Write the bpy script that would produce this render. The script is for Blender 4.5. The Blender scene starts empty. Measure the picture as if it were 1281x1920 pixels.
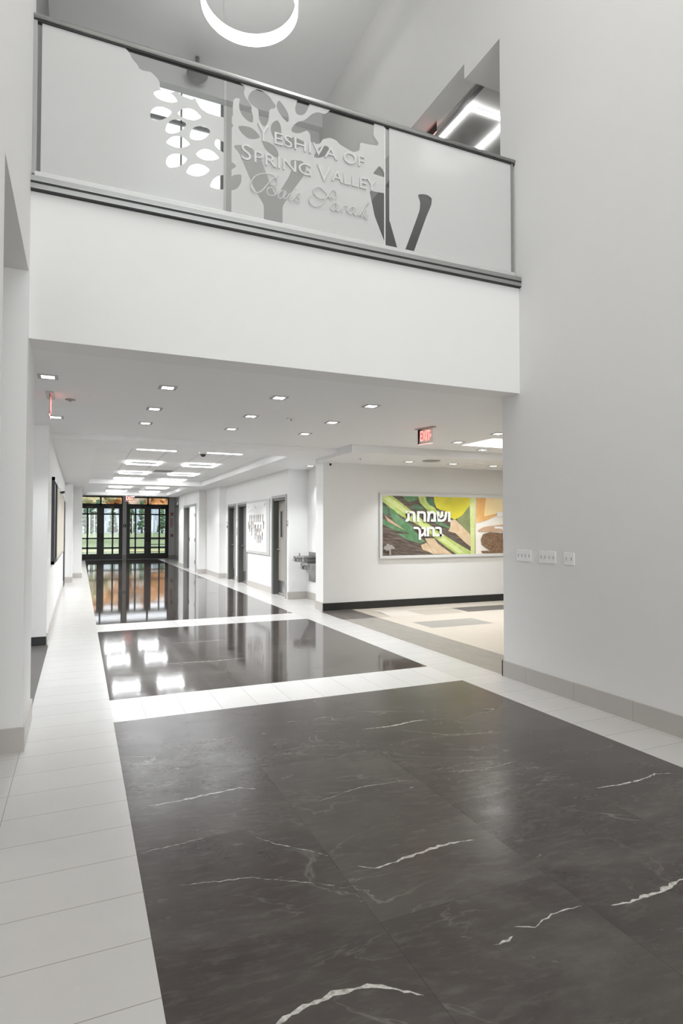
import bpy, bmesh, math, random
from mathutils import Vector, Matrix
random.seed(7)
PI = math.pi
SC = bpy.context.scene
COL = SC.collection

# ---------------------------------------------------------------- camera
FPX = 1124.5                       # focal length in pixels of a 1281 px wide frame
YAW = math.atan(491.5 / 1125)      # camera turned right of the corridor axis (+Y)
PITCH = math.atan(30.5 / FPX)      # and tipped slightly up
cam = bpy.data.cameras.new('camera'); cam_o = bpy.data.objects.new('camera', cam); COL.objects.link(cam_o)
cam.sensor_fit = 'HORIZONTAL'; cam.sensor_width = 36.0; cam.lens = 36.0 * FPX / 1281.0
cam.clip_start = 0.05; cam.clip_end = 500
cam_o.location = (0, 0, 1.5); cam_o.rotation_euler = (PI / 2 + PITCH, 0, -YAW)
SC.camera = cam_o
SC.view_settings.view_transform = 'Standard'; SC.view_settings.look = 'None'
SC.view_settings.gamma = 1.0; SC.view_settings.use_curve_mapping = False
SC.view_settings.exposure = 1.36

# ---------------------------------------------------------------- world (bright overcast day)
wd = bpy.data.worlds.new('sky'); SC.world = wd; wd.use_nodes = True
bg = wd.node_tree.nodes['Background']
bg.inputs[0].default_value = (0.93, 0.96, 1.0, 1); bg.inputs[1].default_value = 1.0

def area(name, loc, rot, sx, sy, power, color=(1, 1, 1), spread=None):
    l = bpy.data.lights.new(name, 'AREA'); l.shape = 'RECTANGLE'; l.size = sx; l.size_y = sy
    l.energy = power; l.color = color
    if spread: l.spread = spread
    o = bpy.data.objects.new(name, l); COL.objects.link(o); o.location = loc; o.rotation_euler = rot
    return o
# unseen fill lamps added: one low behind the camera, one high over the foyer
area('entrance_fill', (1.8, -4.15, 1.7), (PI / 2, 0, 0), 3.9, 2.8, 54, (1.0, 0.99, 0.97))
area('foyer_fill', (1.8, 1.9, 8.7), (0, 0, 0), 3.2, 3.6, 46, (1.0, 0.99, 0.97))
sun = bpy.data.lights.new('sun', 'SUN'); sun.energy = 0.7; sun.angle = 0.2
sun_o = bpy.data.objects.new('sun', sun); COL.objects.link(sun_o); sun_o.rotation_euler = (math.radians(50), 0, math.radians(-150)); sun_o.location = (0, 60, 30)

# strengths of the room's own lamps
DOWN_E = 3.0; PANEL_E = 9.0; RING_E = 2.0; COVE_E = 2.5; SPOT_W = 29.0; PANEL_W = 48.0

# ---------------------------------------------------------------- geometry of the view: pixel of the photo -> point on a plane
_s, _c = math.sin(YAW), math.cos(YAW); _sp, _cp = math.sin(PITCH), math.cos(PITCH)
def ray(x, y):
    u = (x - 640.5) / FPX; v = (960.0 - y) / FPX
    F = _cp - v * _sp; W = _sp + v * _cp
    return Vector((_s * F + u * _c, _c * F - u * _s, W))
def onY(x, y, Y):
    a = ray(x, y); t = Y / a.y; return (a.x * t, 1.5 + a.z * t)      # (X, Z)
def onX(x, y, X):
    a = ray(x, y); t = X / a.x; return (a.y * t, 1.5 + a.z * t)      # (Y, Z)
def onZ(x, y, Z=0.0):
    a = ray(x, y); t = (Z - 1.5) / a.z; return (a.x * t, a.y * t)    # (X, Y)

# ---------------------------------------------------------------- materials
class NT:
    def __init__(self, name):
        self.m = bpy.data.materials.new(name); self.m.use_nodes = True
        self.t = self.m.node_tree; self.n = self.t.nodes; self.l = self.t.links
        self.b = self.n['Principled BSDF']; self.out = self.n['Material Output']
    def new(self, kind, **kw):
        nd = self.n.new(kind)
        for k, v in kw.items():
            if k.startswith('_'): setattr(nd, k[1:], v)
            else: nd.inputs[int(k[1:]) if k[0] == 'i' and k[1:].isdigit() else k].default_value = v
        return nd
    def link(self, a, b): self.l.new(a, b)
    def coord(self):
        return self.new('ShaderNodeNewGeometry').outputs['Position']
    def math(self, op, a, b=None, c=None):
        nd = self.n.new('ShaderNodeMath'); nd.operation = op
        for i, v in enumerate((a, b, c)):
            if v is None: continue
            if isinstance(v, (int, float)): nd.inputs[i].default_value = v
            else: self.link(v, nd.inputs[i])
        return nd.outputs[0]
    def mixc(self, fac, a, b, blend='MIX'):
        nd = self.n.new('ShaderNodeMix'); nd.data_type = 'RGBA'; nd.blend_type = blend
        for i, v in ((0, fac), (6, a), (7, b)):
            if isinstance(v, (int, float)): nd.inputs[i].default_value = v
            elif isinstance(v, tuple): nd.inputs[i].default_value = v if len(v) == 4 else v + (1,)
            else: self.link(v, nd.inputs[i])
        return nd.outputs[2]
    def noise(self, scale, detail=3, rough=0.5, vec=None, dist=0.0):
        nd = self.new('ShaderNodeTexNoise'); nd.inputs['Scale'].default_value = scale
        nd.inputs['Detail'].default_value = detail; nd.inputs['Roughness'].default_value = rough
        nd.inputs['Distortion'].default_value = dist
        self.link(vec if vec is not None else self.coord(), nd.inputs['Vector'])
        return nd.outputs['Fac']
    def ramp(self, fac, stops):
        nd = self.n.new('ShaderNodeValToRGB'); e = nd.color_ramp.elements
        while len(e) < len(stops): e.new(0.5)
        for i, (p, c) in enumerate(stops):
            e[i].position = p; e[i].color = c if len(c) == 4 else tuple(c) + (1,)
        self.link(fac, nd.inputs[0]); return nd.outputs[0]

def paint(name, col, rough=0.6, var=0.03, metal=0.0, bump=0.0, scale=6, spec=0.5):
    t = NT(name); n = t.noise(scale, 3)
    c2 = tuple(max(0, c * (1 - var)) for c in col); c1 = tuple(min(1, c * (1 + var)) for c in col)
    t.link(t.mixc(n, c1, c2), t.b.inputs['Base Color'])
    t.b.inputs['Roughness'].default_value = rough; t.b.inputs['Metallic'].default_value = metal
    t.b.inputs['Specular IOR Level'].default_value = spec
    if bump:
        b = t.new('ShaderNodeBump'); b.inputs['Strength'].default_value = bump; b.inputs['Distance'].default_value = 0.002
        t.link(t.noise(180, 2), b.inputs['Height']); t.link(b.outputs[0], t.b.inputs['Normal'])
    return t.m
def glow(name, col, strength):
    t = NT(name); t.b.inputs['Base Color'].default_value = (0.9, 0.9, 0.9, 1)
    t.b.inputs['Emission Color'].default_value = tuple(col) + (1,); t.b.inputs['Emission Strength'].default_value = strength
    n = t.noise(3.0, 1); t.link(t.mixc(n, (0.88, 0.88, 0.88), (0.92, 0.92, 0.92)), t.b.inputs['Base Color'])
    return t.m
def glass(name, tint=(0.97, 0.98, 0.98), refl=1.0):
    t = NT(name); t.n.remove(t.b)
    tr = t.new('ShaderNodeBsdfTransparent'); tr.inputs[0].default_value = tint + (1,)
    gl = t.new('ShaderNodeBsdfGlossy'); gl.inputs['Roughness'].default_value = 0.02
    fr = t.new('ShaderNodeFresnel'); fr.inputs[0].default_value = 1.45
    mx = t.new('ShaderNodeMixShader'); t.link(t.math('MULTIPLY', fr.outputs[0], refl), mx.inputs[0])
    t.link(tr.outputs[0], mx.inputs[1]); t.link(gl.outputs[0], mx.inputs[2]); t.link(mx.outputs[0], t.out.inputs[0])
    return t.m

WALL = paint('wall_paint', (0.78, 0.775, 0.76), 0.75, 0.012, bump=0.15)
CEIL = paint('ceiling_paint', (0.82, 0.82, 0.815), 0.85, 0.012)
BLACK_BASE = paint('black_rubber_base', (0.018, 0.019, 0.018), 0.35, 0.2)
STEEL = paint('brushed_steel', (0.55, 0.55, 0.54), 0.3, 0.08, 1.0)
ALU = paint('anodised_aluminium', (0.42, 0.42, 0.41), 0.38, 0.06, 1.0)
DARKGAP = paint('dark_gasket', (0.02, 0.02, 0.02), 0.6)
BRONZE = paint('dark_bronze_frame', (0.012, 0.008, 0.006), 0.4, 0.2)
FRAMEG = paint('grey_door_frame', (0.085, 0.085, 0.08), 0.45, 0.05)
CASING = paint('lit_grey_casing', (0.33, 0.33, 0.32), 0.45, 0.05)  # side door trim: light falling on it painted in; plain grey elsewhere
LEAFTAN = paint('beige_door_leaf', (0.33, 0.31, 0.275), 0.5, 0.04)
LEAFGREY = paint('grey_door_leaf', (0.20, 0.20, 0.195), 0.5, 0.04)
WHITEP = paint('white_plastic', (0.85, 0.85, 0.84), 0.4, 0.02)
WHITED = paint('white_door_paint', (0.76, 0.76, 0.745), 0.5, 0.02)
GREYPL = paint('grey_plastic', (0.30, 0.30, 0.29), 0.5)
DARKPL = paint('dark_plastic', (0.03, 0.03, 0.03), 0.4)
REDPL = paint('red_plastic', (0.35, 0.02, 0.03), 0.4, 0.05)
REDPR = paint('red_print', (0.5, 0.12, 0.14), 0.6, 0.05)
LETTER = paint('satin_letter', (0.60, 0.60, 0.585), 0.4, 0.03)
E_DOWN = glow('downlight_lens', (1, 0.985, 0.96), DOWN_E)
E_PANEL = glow('panel_light_tube', (.95, 0.98, 1), PANEL_E)
E_RING = glow('ring_diffuser', (1, 0.985, 0.95), RING_E)
E_COVE = glow('cove_lens', (1, 0.99, 0.97), COVE_E)
E_EXIT = glow('exit_red', (1.0, 0.10, 0.08), 1.0)
E_EXITGL = glow('exit_red_edge', (1.0, 0.35, 0.3), 0.8)
GLASS = glass('clear_glass'); RGLASS = glass('railing_glass', (0.90, 0.905, 0.90), 0.7)

def frosted():
    t = NT('frosted_film'); t.n.remove(t.b)
    df = t.new('ShaderNodeBsdfDiffuse'); df.inputs[0].default_value = (0.90, 0.90, 0.885, 1)
    tl = t.new('ShaderNodeBsdfTranslucent')
    t.link(t.mixc(t.noise(40, 2), (0.86, 0.86, 0.85), (0.82, 0.82, 0.81)), tl.inputs[0])
    rf = t.new('ShaderNodeBsdfRefraction'); rf.inputs['Roughness'].default_value = 0.75; rf.inputs['IOR'].default_value = 1.05
    rf.inputs[0].default_value = (0.95, 0.95, 0.94, 1)
    m1 = t.new('ShaderNodeMixShader'); m1.inputs[0].default_value = 0.45
    t.link(df.outputs[0], m1.inputs[1]); t.link(tl.outputs[0], m1.inputs[2])
    m2 = t.new('ShaderNodeMixShader'); m2.inputs[0].default_value = 0.22
    t.link(m1.outputs[0], m2.inputs[1]); t.link(rf.outputs[0], m2.inputs[2])
    t.link(m2.outputs[0], t.out.inputs[0]); return t.m
FROST = frosted()

def sep(t):
    s = t.new('ShaderNodeSeparateXYZ'); t.link(t.coord(), s.inputs[0]); return s.outputs
def joint(t, axis, off, per, w):
    """1 on the joint line, 0 elsewhere"""
    f = t.math('FRACT', t.math('DIVIDE', t.math('SUBTRACT', axis, off), per))
    d = t.math('ABSOLUTE', t.math('SUBTRACT', f, 0.5))
    return t.math('GREATER_THAN', d, 0.5 - w / per / 2)
def cellid(t, axis, off, per):
    return t.math('FLOOR', t.math('DIVIDE', t.math('SUBTRACT', axis, off), per))

def tile_light(name, jx=None, jy=None, col=(0.66, 0.645, 0.62), rough=0.22):
    t = NT(name); x, y, z = sep(t)
    ids = None; j = None
    for ax, spec in ((x, jx), (y, jy)):
        if spec:
            jj = joint(t, ax, spec[0], spec[1], 0.0035); j = jj if j is None else t.math('MAXIMUM', j, jj)
            ii = cellid(t, ax, *spec); ids = ii if ids is None else t.math('ADD', t.math('MULTIPLY', ids, 17.3), ii)
    wn = t.new('ShaderNodeTexWhiteNoise', _noise_dimensions='1D'); t.link(ids, wn.inputs['W'])
    n = t.noise(5, 6, 0.65); n2 = t.noise(60, 3, 0.6)
    dk = tuple(c * 0.88 for c in col)
    c = t.mixc(n, col, dk); c = t.mixc(t.math('MULTIPLY', wn.outputs[0], 0.45), c, dk)
    sp = t.ramp(n2, [(0.66, (0, 0, 0)), (0.74, (1, 1, 1))])
    c = t.mixc(t.math('MULTIPLY', sp, 0.25), c, (0.8, 0.79, 0.77))
    c = t.mixc(t.math('MULTIPLY', j, 0.75), c, (0.22, 0.2, 0.18))
    t.link(c, t.b.inputs['Base Color']); t.b.inputs['Roughness'].default_value = rough
    b = t.new('ShaderNodeBump', _invert=True); b.inputs['Strength'].default_value = 0.3; b.inputs['Distance'].default_value = 0.001
    t.link(j, b.inputs['Height']); t.link(b.outputs[0], t.b.inputs['Normal'])
    return t.m
TILE_BORDER = tile_light('light_stone_tile', (-0.35, 0.61), (0.195, 0.305))
TILE_BAND = tile_light('light_stone_band', (0.20, 0.303), None, (0.72, 0.70, 0.675))
TILE_BASE = tile_light('stone_baseboard', (0.1, 0.61), (0.35, 0.61), (0.52, 0.49, 0.46), 0.35)

def marble(name, r0, r1):
    t = NT(name); x, y, z = sep(t)
    xj = joint(t, x, 0.257, 0.806, 0.0035)
    row = cellid(t, x, 0.257, 0.806)
    yo = t.math('ADD', y, t.math('MULTIPLY', row, 0.9))
    yj = joint(t, t.math('SUBTRACT', yo, 0), 2.97, 1.62, 0.003)
    yid = cellid(t, yo, 2.97, 1.62)
    wn = t.new('ShaderNodeTexWhiteNoise', _noise_dimensions='2D')
    cb = t.new('ShaderNodeCombineXYZ'); t.link(row, cb.inputs[0]); t.link(yid, cb.inputs[1]); t.link(cb.outputs[0], wn.inputs['Vector'])
    # offset the pattern per tile, stretch across the room
    mp = t.new('ShaderNodeCombineXYZ')
    t.link(t.math('ADD', t.math('MULTIPLY', x, 0.45), t.math('MULTIPLY', wn.outputs[0], 9.0)), mp.inputs[0])
    t.link(t.math('ADD', y, t.math('MULTIPLY', x, 0.12)), mp.inputs[1])
    v = mp.outputs[0]
    n1 = t.noise(2.4, 10, 0.68, v, 0.7); n2 = t.noise(7.5, 6, 0.6, v, 0.4)
    mp2 = t.new('ShaderNodeCombineXYZ'); t.link(t.math('MULTIPLY', x, 0.3), mp2.inputs[0]); t.link(t.math('ADD', y, t.math('MULTIPLY', x, 0.10)), mp2.inputs[1])
    n3 = t.noise(26, 5, 0.65, mp2.outputs[0], 0.3); n4 = t.noise(1.1, 2, 0.5)
    c = t.ramp(n1, [(0.15, (0.030, 0.022, 0.020)), (0.42, (0.045, 0.033, 0.030)), (0.56, (0.066, 0.054, 0.048)), (0.75, (0.112, 0.098, 0.086))])
    c = t.mixc(t.ramp(n3, [(0.5, (0, 0, 0)), (0.75, (0.55, 0.55, 0.55))]), c, (0.125, 0.112, 0.098))
    c = t.mixc(t.ramp(n4, [(0.45, (0, 0, 0)), (0.65, (0.5, 0.5, 0.5))]), c, (0.072, 0.068, 0.056))
    # thin pale veins
    nv = t.noise(1.7, 5, 0.55, v, 1.4)
    th = t.math('ABSOLUTE', t.math('SUBTRACT', nv, 0.5))
    vein = t.ramp(th, [(0.0, (1, 1, 1)), (0.010, (0, 0, 0))])
    msk = t.ramp(t.noise(1.4, 2, 0.5), [(0.48, (0, 0, 0)), (0.68, (0.38, 0.38, 0.38))])
    c = t.mixc(t.math('MULTIPLY', vein, msk), c, (0.34, 0.32, 0.29))
    c = t.mixc(t.math('MULTIPLY', t.math('SUBTRACT', wn.outputs[0], 0.5), 0.35), c, (0.16, 0.145, 0.13))
    c = t.mixc(t.math('MULTIPLY', t.math('MAXIMUM', xj, yj), 0.7), c, (0.03, 0.026, 0.024))
    t.link(c, t.b.inputs['Base Color'])
    t.link(t.ramp(n2, [(0.3, (r0, r0, r0)), (0.8, (r1, r1, r1))]), t.b.inputs['Roughness'])
    t.b.inputs['IOR'].default_value = 1.55
    b = t.new('ShaderNodeBump'); b.inputs['Strength'].default_value = 0.06; b.inputs['Distance'].default_value = 0.004
    t.link(t.noise(9, 3), b.inputs['Height']); t.link(b.outputs[0], t.b.inputs['Normal'])
    return t.m
MARBLE_HONED = marble('honed_dark_marble', 0.20, 0.30); MARBLE = marble('satin_dark_marble', 0.06, 0.10); MARBLE_POL = marble('polished_dark_marble', 0.04, 0.06)
def veinmat():
    t = NT('white_vein'); n = t.noise(38, 5, 0.7)
    t.link(t.ramp(n, [(0.35, (0.25, 0.23, 0.2)), (0.55, (0.62, 0.6, 0.56)), (0.75, (0.75, 0.74, 0.7))]), t.b.inputs['Base Color'])
    t.b.inputs['Roughness'].default_value = 0.18; return t.m
VEIN = veinmat()
def vinyl(name, col, streak=0.15):
    t = NT(name); x, y, z = sep(t)
    mp = t.new('ShaderNodeCombineXYZ'); t.link(t.math('MULTIPLY', x, 1.0), mp.inputs[0]); t.link(t.math('MULTIPLY', y, 0.35), mp.inputs[1])
    n = t.noise(9, 6, 0.7, mp.outputs[0], 0.5)
    t.link(t.mixc(n, tuple(c * (1 - streak) for c in col), tuple(min(1, c * (1 + streak)) for c in col)), t.b.inputs['Base Color'])
    t.b.inputs['Roughness'].default_value = 0.35; return t.m
VIN_CREAM = vinyl('cream_vinyl', (0.60, 0.535, 0.455), 0.05)
VIN_SAND = vinyl('sand_vinyl', (0.47, 0.41, 0.345), 0.06)
VIN_LIGHT = vinyl('pale_vinyl', (0.66, 0.60, 0.53), 0.04)
VIN_GREY = vinyl('grey_vinyl', (0.30, 0.275, 0.24), 0.35)
VIN_MID = vinyl('mid_grey_vinyl', (0.33, 0.31, 0.28), 0.12)
VIN_DARK = vinyl('dark_vinyl', (0.10, 0.085, 0.075), 0.2)
CARPET = vinyl('dark_grey_carpet', (0.12, 0.11, 0.10), 0.25)

# ---------------------------------------------------------------- object helpers
def setp(o, label=None, cat=None, group=None, kind=None):
    if label: o['label'] = label
    if cat: o['category'] = cat
    if group: o['group'] = group
    if kind: o['kind'] = kind
    return o
class MB:
    """collects shapes for ONE mesh object"""
    def __init__(self): self.bm = bmesh.new(); self.mats = []
    def mi(self, m):
        if m is None: return 0
        if m not in self.mats: self.mats.append(m)
        return self.mats.index(m)
    def box(self, x0, x1, y0, y1, z0, z1, m=None):
        vs = [self.bm.verts.new((x, y, z)) for x in (x0, x1) for y in (y0, y1) for z in (z0, z1)]
        i = self.mi(m)
        for f in ((0, 1, 3, 2), (4, 6, 7, 5), (0, 4, 5, 1), (2, 3, 7, 6), (0, 2, 6, 4), (1, 5, 7, 3)):
            self.bm.faces.new([vs[k] for k in f]).material_index = i
        return self
    def poly(self, pts, m=None):
        f = self.bm.faces.new([self.bm.verts.new(p) for p in pts]); f.material_index = self.mi(m); return self
    def prism(self, pts, vec, m=None):
        i = self.mi(m); v = Vector(vec)
        a = [self.bm.verts.new(p) for p in pts]; b = [self.bm.verts.new(Vector(p) + v) for p in pts]
        self.bm.faces.new(a[::-1]).material_index = i; self.bm.faces.new(b).material_index = i
        for k in range(len(a)):
            self.bm.faces.new([a[k], a[(k + 1) % len(a)], b[(k + 1) % len(a)], b[k]]).material_index = i
        return self
    def tube(self, p0, p1, r0, r1=None, n=16, m=None):
        r1 = r0 if r1 is None else r1; p0 = Vector(p0); p1 = Vector(p1); d = (p1 - p0).normalized()
        u = d.orthogonal().normalized(); w = d.cross(u); i = self.mi(m)
        A = [self.bm.verts.new(p0 + (u * math.cos(2 * PI * k / n) + w * math.sin(2 * PI * k / n)) * r0) for k in range(n)]
        B = [self.bm.verts.new(p1 + (u * math.cos(2 * PI * k / n) + w * math.sin(2 * PI * k / n)) * r1) for k in range(n)]
        for k in range(n):
            f = self.bm.faces.new([A[k], A[(k + 1) % n], B[(k + 1) % n], B[k]]); f.material_index = i; f.smooth = True
        self.bm.faces.new(A[::-1]).material_index = i; self.bm.faces.new(B).material_index = i
        return self
    def lathe(self, prof, center, n=48, m=None, close=False):
        i = self.mi(m); cx, cy, cz = center; rings = []
        for r, z in prof:
            rings.append([self.bm.verts.new((cx + r * math.cos(2 * PI * k / n), cy + r * math.sin(2 * PI * k / n), cz + z)) for k in range(n)])
        prs = list(zip(rings, rings[1:])) + ([(rings[-1], rings[0])] if close else [])
        for A, B in prs:
            for k in range(n):
                f = self.bm.faces.new([A[k], A[(k + 1) % n], B[(k + 1) % n], B[k]]); f.material_index = i; f.smooth = True
        if not close:
            self.bm.faces.new(rings[0][::-1]).material_index = i; self.bm.faces.new(rings[-1]).material_index = i
        return self
    def build(self, name, mat=None, parent=None, bevel=0.0, seg=2):
        me = bpy.data.meshes.new(name)
        bmesh.ops.recalc_face_normals(self.bm, faces=self.bm.faces[:])
        self.bm.to_mesh(me); self.bm.free()
        if mat is not None: me.materials.append(mat)
        for mm in self.mats:
            if mm is not mat: me.materials.append(mm)
        o = bpy.data.objects.new(name, me); COL.objects.link(o)
        if bevel:
            b = o.modifiers.new('bevel', 'BEVEL'); b.width = bevel; b.segments = seg; b.limit_method = 'ANGLE'; b.angle_limit = math.radians(40)
        if parent: adopt(o, parent)
        return o
def adopt(o, parent):
    o.parent = parent
    o.matrix_parent_inverse = Matrix.Translation(-world_loc(parent))
def world_loc(p):
    v = Vector((0, 0, 0)); q = p
    while q is not None:
        v += q.location + (q.matrix_parent_inverse.translation if q.parent else Vector((0, 0, 0))); q = q.parent
    return v
def empty(name, loc, label=None, cat=None, group=None, kind=None):
    o = bpy.data.objects.new(name, None); COL.objects.link(o); o.location = loc; o.empty_display_size = 0.1
    return setp(o, label, cat, group, kind)
def struct(name, mb, mat, label, cat, bevel=0.0):
    return setp(mb.build(name, mat, bevel=bevel), label, cat, None, 'structure')
def bake(o, name, mat, parent=None):
    """curve / text / modified object -> plain mesh object"""
    bpy.context.view_layer.update()
    dg = bpy.context.evaluated_depsgraph_get()
    me = bpy.data.meshes.new_from_object(o.evaluated_get(dg)); me.name = name
    me.materials.clear(); me.materials.append(mat)
    me.transform(o.matrix_world)
    bpy.data.objects.remove(o, do_unlink=True)
    n = bpy.data.objects.new(name, me); COL.objects.link(n)
    if parent: adopt(n, parent)
    return n
def text(body, name, mat, parent, loc, rot, size, depth=0.004, align='LEFT', bold=0.0, sx=1.0, shear=0.0, width=None):
    c = bpy.data.curves.new(name, 'FONT'); c.body = body; c.size = size; c.extrude = depth / 2; c.align_x = align
    c.offset = bold; c.shear = shear; c.space_character = 1.0
    o = bpy.data.objects.new(name, c); COL.objects.link(o); o.location = loc; o.rotation_euler = rot
    bpy.context.view_layer.update()
    if width: sx = width / max(o.dimensions.x, 1e-4)
    o.scale = (sx, 1, 1)
    return bake(o, name, mat, parent)
def copytree(o, parent=None, loc=None, label=None, group=None):
    n = o.copy(); COL.objects.link(n)
    if parent is not None: n.parent = parent
    if loc is not None: n.location = loc
    if label: n['label'] = label
    if group: n['group'] = group
    for ch in list(o.children): copytree(ch, n)
    return n

XL = -0.34; XR = 3.97           # side walls of the tall foyer
ZF = 2.83; ZTOP = 9.18          # low ceiling, high ceiling
YF = 4.69                       # face of the balcony
ZC = 2.76                       # corridor ceiling

# ================================================================ STRUCTURE
# ---- floor: one slab, tile areas laid flush
def build_floor():
    mb = MB()
    xs = [-4.0, -0.35, 0.257, 3.482, 3.985, 4.62, 14.0]
    ys = [-4.2, 4.99, 5.33, 5.635, 8.63, 9.39, 10.1, 30.4, 31.6]
    for a, b in zip(xs, xs[1:]):
        for c, d in zip(ys, ys[1:]):
            xm, ym = (a + b) / 2, (c + d) / 2
            m = TILE_BORDER
            if 0.257 < xm < 3.482:
                if ym < 4.99: m = MARBLE_HONED
                elif 5.635 < ym < 9.39: m = MARBLE
                elif 10.1 < ym < 30.4: m = MARBLE_POL
                else: m = TILE_BAND
            elif xm < -0.35 and 5.33 < ym < 8.63: m = CARPET
            elif 3.985 < xm < 4.62 and 4.99 < ym < 10.1: m = VIN_GREY
            elif xm > 4.62 and 4.99 < ym < 10.1: m = VIN_CREAM
            mb.poly([(a, c, 0), (b, c, 0), (b, d, 0), (a, d, 0)], m)
    z = 0.0004
    def q(pts, m): mb.poly([(p[0], p[1], z) for p in pts], m)
    q([(3.985, 9.05), (4.62, 9.02), (4.62, 10.09), (3.985, 10.09)], VIN_DARK)
    q([(4.88, 7.76), (6.02, 7.76), (6.02, 8.36), (4.88, 8.36)], VIN_MID)
    q([(6.42, 9.0), (7.6, 9.0), (7.6, 9.56), (6.42, 9.56)], VIN_DARK)
    q([(4.62, 9.03), (4.88, 9.03), (4.95, 9.9), (4.62, 9.9)], VIN_SAND)
    q([(5.49, 8.95), (6.3, 8.95), (6.42, 9.58), (5.49, 9.58)], VIN_SAND)
    q([(4.88, 9.03), (5.43, 9.03), (5.46, 9.6), (4.9, 9.6)], VIN_LIGHT)
    q([(6.55, 7.1), (7.3, 7.1), (7.3, 7.45), (6.2, 7.45)], VIN_LIGHT)
    # bold white veins of the marble
    veins = [([(1.15, 2.45), (1.21, 2.40), (1.30, 2.41), (1.39, 2.425), (1.465, 2.432), (1.59, 2.448), (1.68, 2.442), (1.76, 2.431)], 0.013),
             ([(2.75, 2.625), (2.92, 2.60), (3.08, 2.602), (3.24, 2.627), (3.36, 2.587)], 0.013),
             ([(1.38, 1.80), (1.45, 1.79), (1.48, 1.81)], 0.008), ([(1.509, 1.851), (1.587, 1.809), (1.64, 1.83), (1.698, 1.845), (1.846, 1.843)], 0.007),
             ([(1.95, 1.80), (2.04, 1.779), (2.115, 1.783), (2.216, 1.777), (2.384, 1.806), (2.5, 1.85)], 0.017),
             ([(0.50, 1.72), (0.566, 1.783), (0.66, 1.804), (0.765, 1.817), (0.884, 1.806), (0.928, 1.777), (1.03, 1.70)], 0.019),
             ([(0.36, 3.425), (0.516, 3.417), (0.711, 3.44), (0.866, 3.448), (0.95, 3.40)], 0.014),
             ([(1.95, 4.08), (2.164, 4.051), (2.394, 4.087), (2.53, 4.073)], 0.014),
             ([(0.27, 2.95), (0.436, 2.96), (0.576, 2.971)], 0.005), ([(0.80, 2.873), (0.887, 2.76), (1.034, 2.615), (1.06, 2.58)], 0.004),
             ([(1.2, 3.10), (1.5, 3.18), (1.8, 3.16)], 0.003), ([(2.0, 3.2), (2.3, 3.1), (2.6, 3.13)], 0.004), ([(0.4, 2.62), (0.7, 2.55), (1.0, 2.36)], 0.004),
             ([(1.1, 8.1), (1.5, 8.05), (1.9, 8.08)], 0.010), ([(0.9, 6.9), (1.5, 6.83), (1.8, 6.86)], 0.010), ([(2.2, 3.95), (2.5, 3.7), (2.9, 3.6)], 0.004)]
    rnd = random.Random(3)
    for line, w in veins:
        pts = []
        for (ax, ay), (bx, by) in zip(line, line[1:]):
            n = max(2, int(math.hypot(bx - ax, by - ay) / 0.02))
            for k in range(n): pts.append((ax + (bx - ax) * k / n, ay + (by - ay) * k / n))
        pts.append(line[-1]); N = len(pts)
        up, dn = [], []
        for k, (px, py) in enumerate(pts):
            t = k / (N - 1); ww = .75 * w * (math.sin(PI * t) ** 0.6 + 0.05) * rnd.uniform(0.25, 1.25)
            j = rnd.uniform(-0.005, 0.005)
            up.append((px, py + ww + j)); dn.append((px + rnd.uniform(-.004, .004), py - ww * 0.7 + j))
        for k in range(N - 1):
            mb.poly([(dn[k][0], dn[k][1], z), (dn[k + 1][0], dn[k + 1][1], z), (up[k + 1][0], up[k + 1][1], z), (up[k][0], up[k][1], z)], VEIN)
    return struct('floor', mb, None, 'dark marble floor panels with light stone tile borders and vinyl side areas', 'floor')
build_floor()

# ---- left side
w = MB()
w.box(-1.7, XL, -4.2, 4.6, 3.27, ZTOP)                   # upper wall
w.box(-1.7, XL, -4.2, 3.18, 0, 3.27)                     # lower wall up to the recess
w.box(-1.9, -1.7, -4.2, 4.6, 0, 3.27)                    # back of the recess
w.box(-1.9, XL, 4.6, 4.95, 0, ZTOP)                      # pier and wall above it
w.box(-1.9, XL, 4.95, 5.33, 0, ZF + 0.02)
struct('wall_left', w, WALL, 'tall white foyer wall on the left with a recess', 'wall')
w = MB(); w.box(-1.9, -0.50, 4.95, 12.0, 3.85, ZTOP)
struct('wall_left', w, paint('shaded_wall_paint', (0.30, 0.30, 0.29), .7), 'upper wall at the far left above the balcony rail, shade painted in grey', 'wall')  # shade on this wall is painted into its grey
w = MB()
w.box(-4.0, -0.377, 8.63, 18.3, 0, ZF + 0.3); w.box(-4.0, -0.18, 18.3, 19.8, 0, ZF + 0.3); w.box(-4.0, 0.075, 19.8, 31.2, 0, 3.3)
w.box(-4.2, -4.0, 4.6, 8.7, 0, ZF + 0.3)
struct('wall_left', w, WALL, 'white corridor wall on the left stepping in at two pilasters', 'wall')
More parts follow.
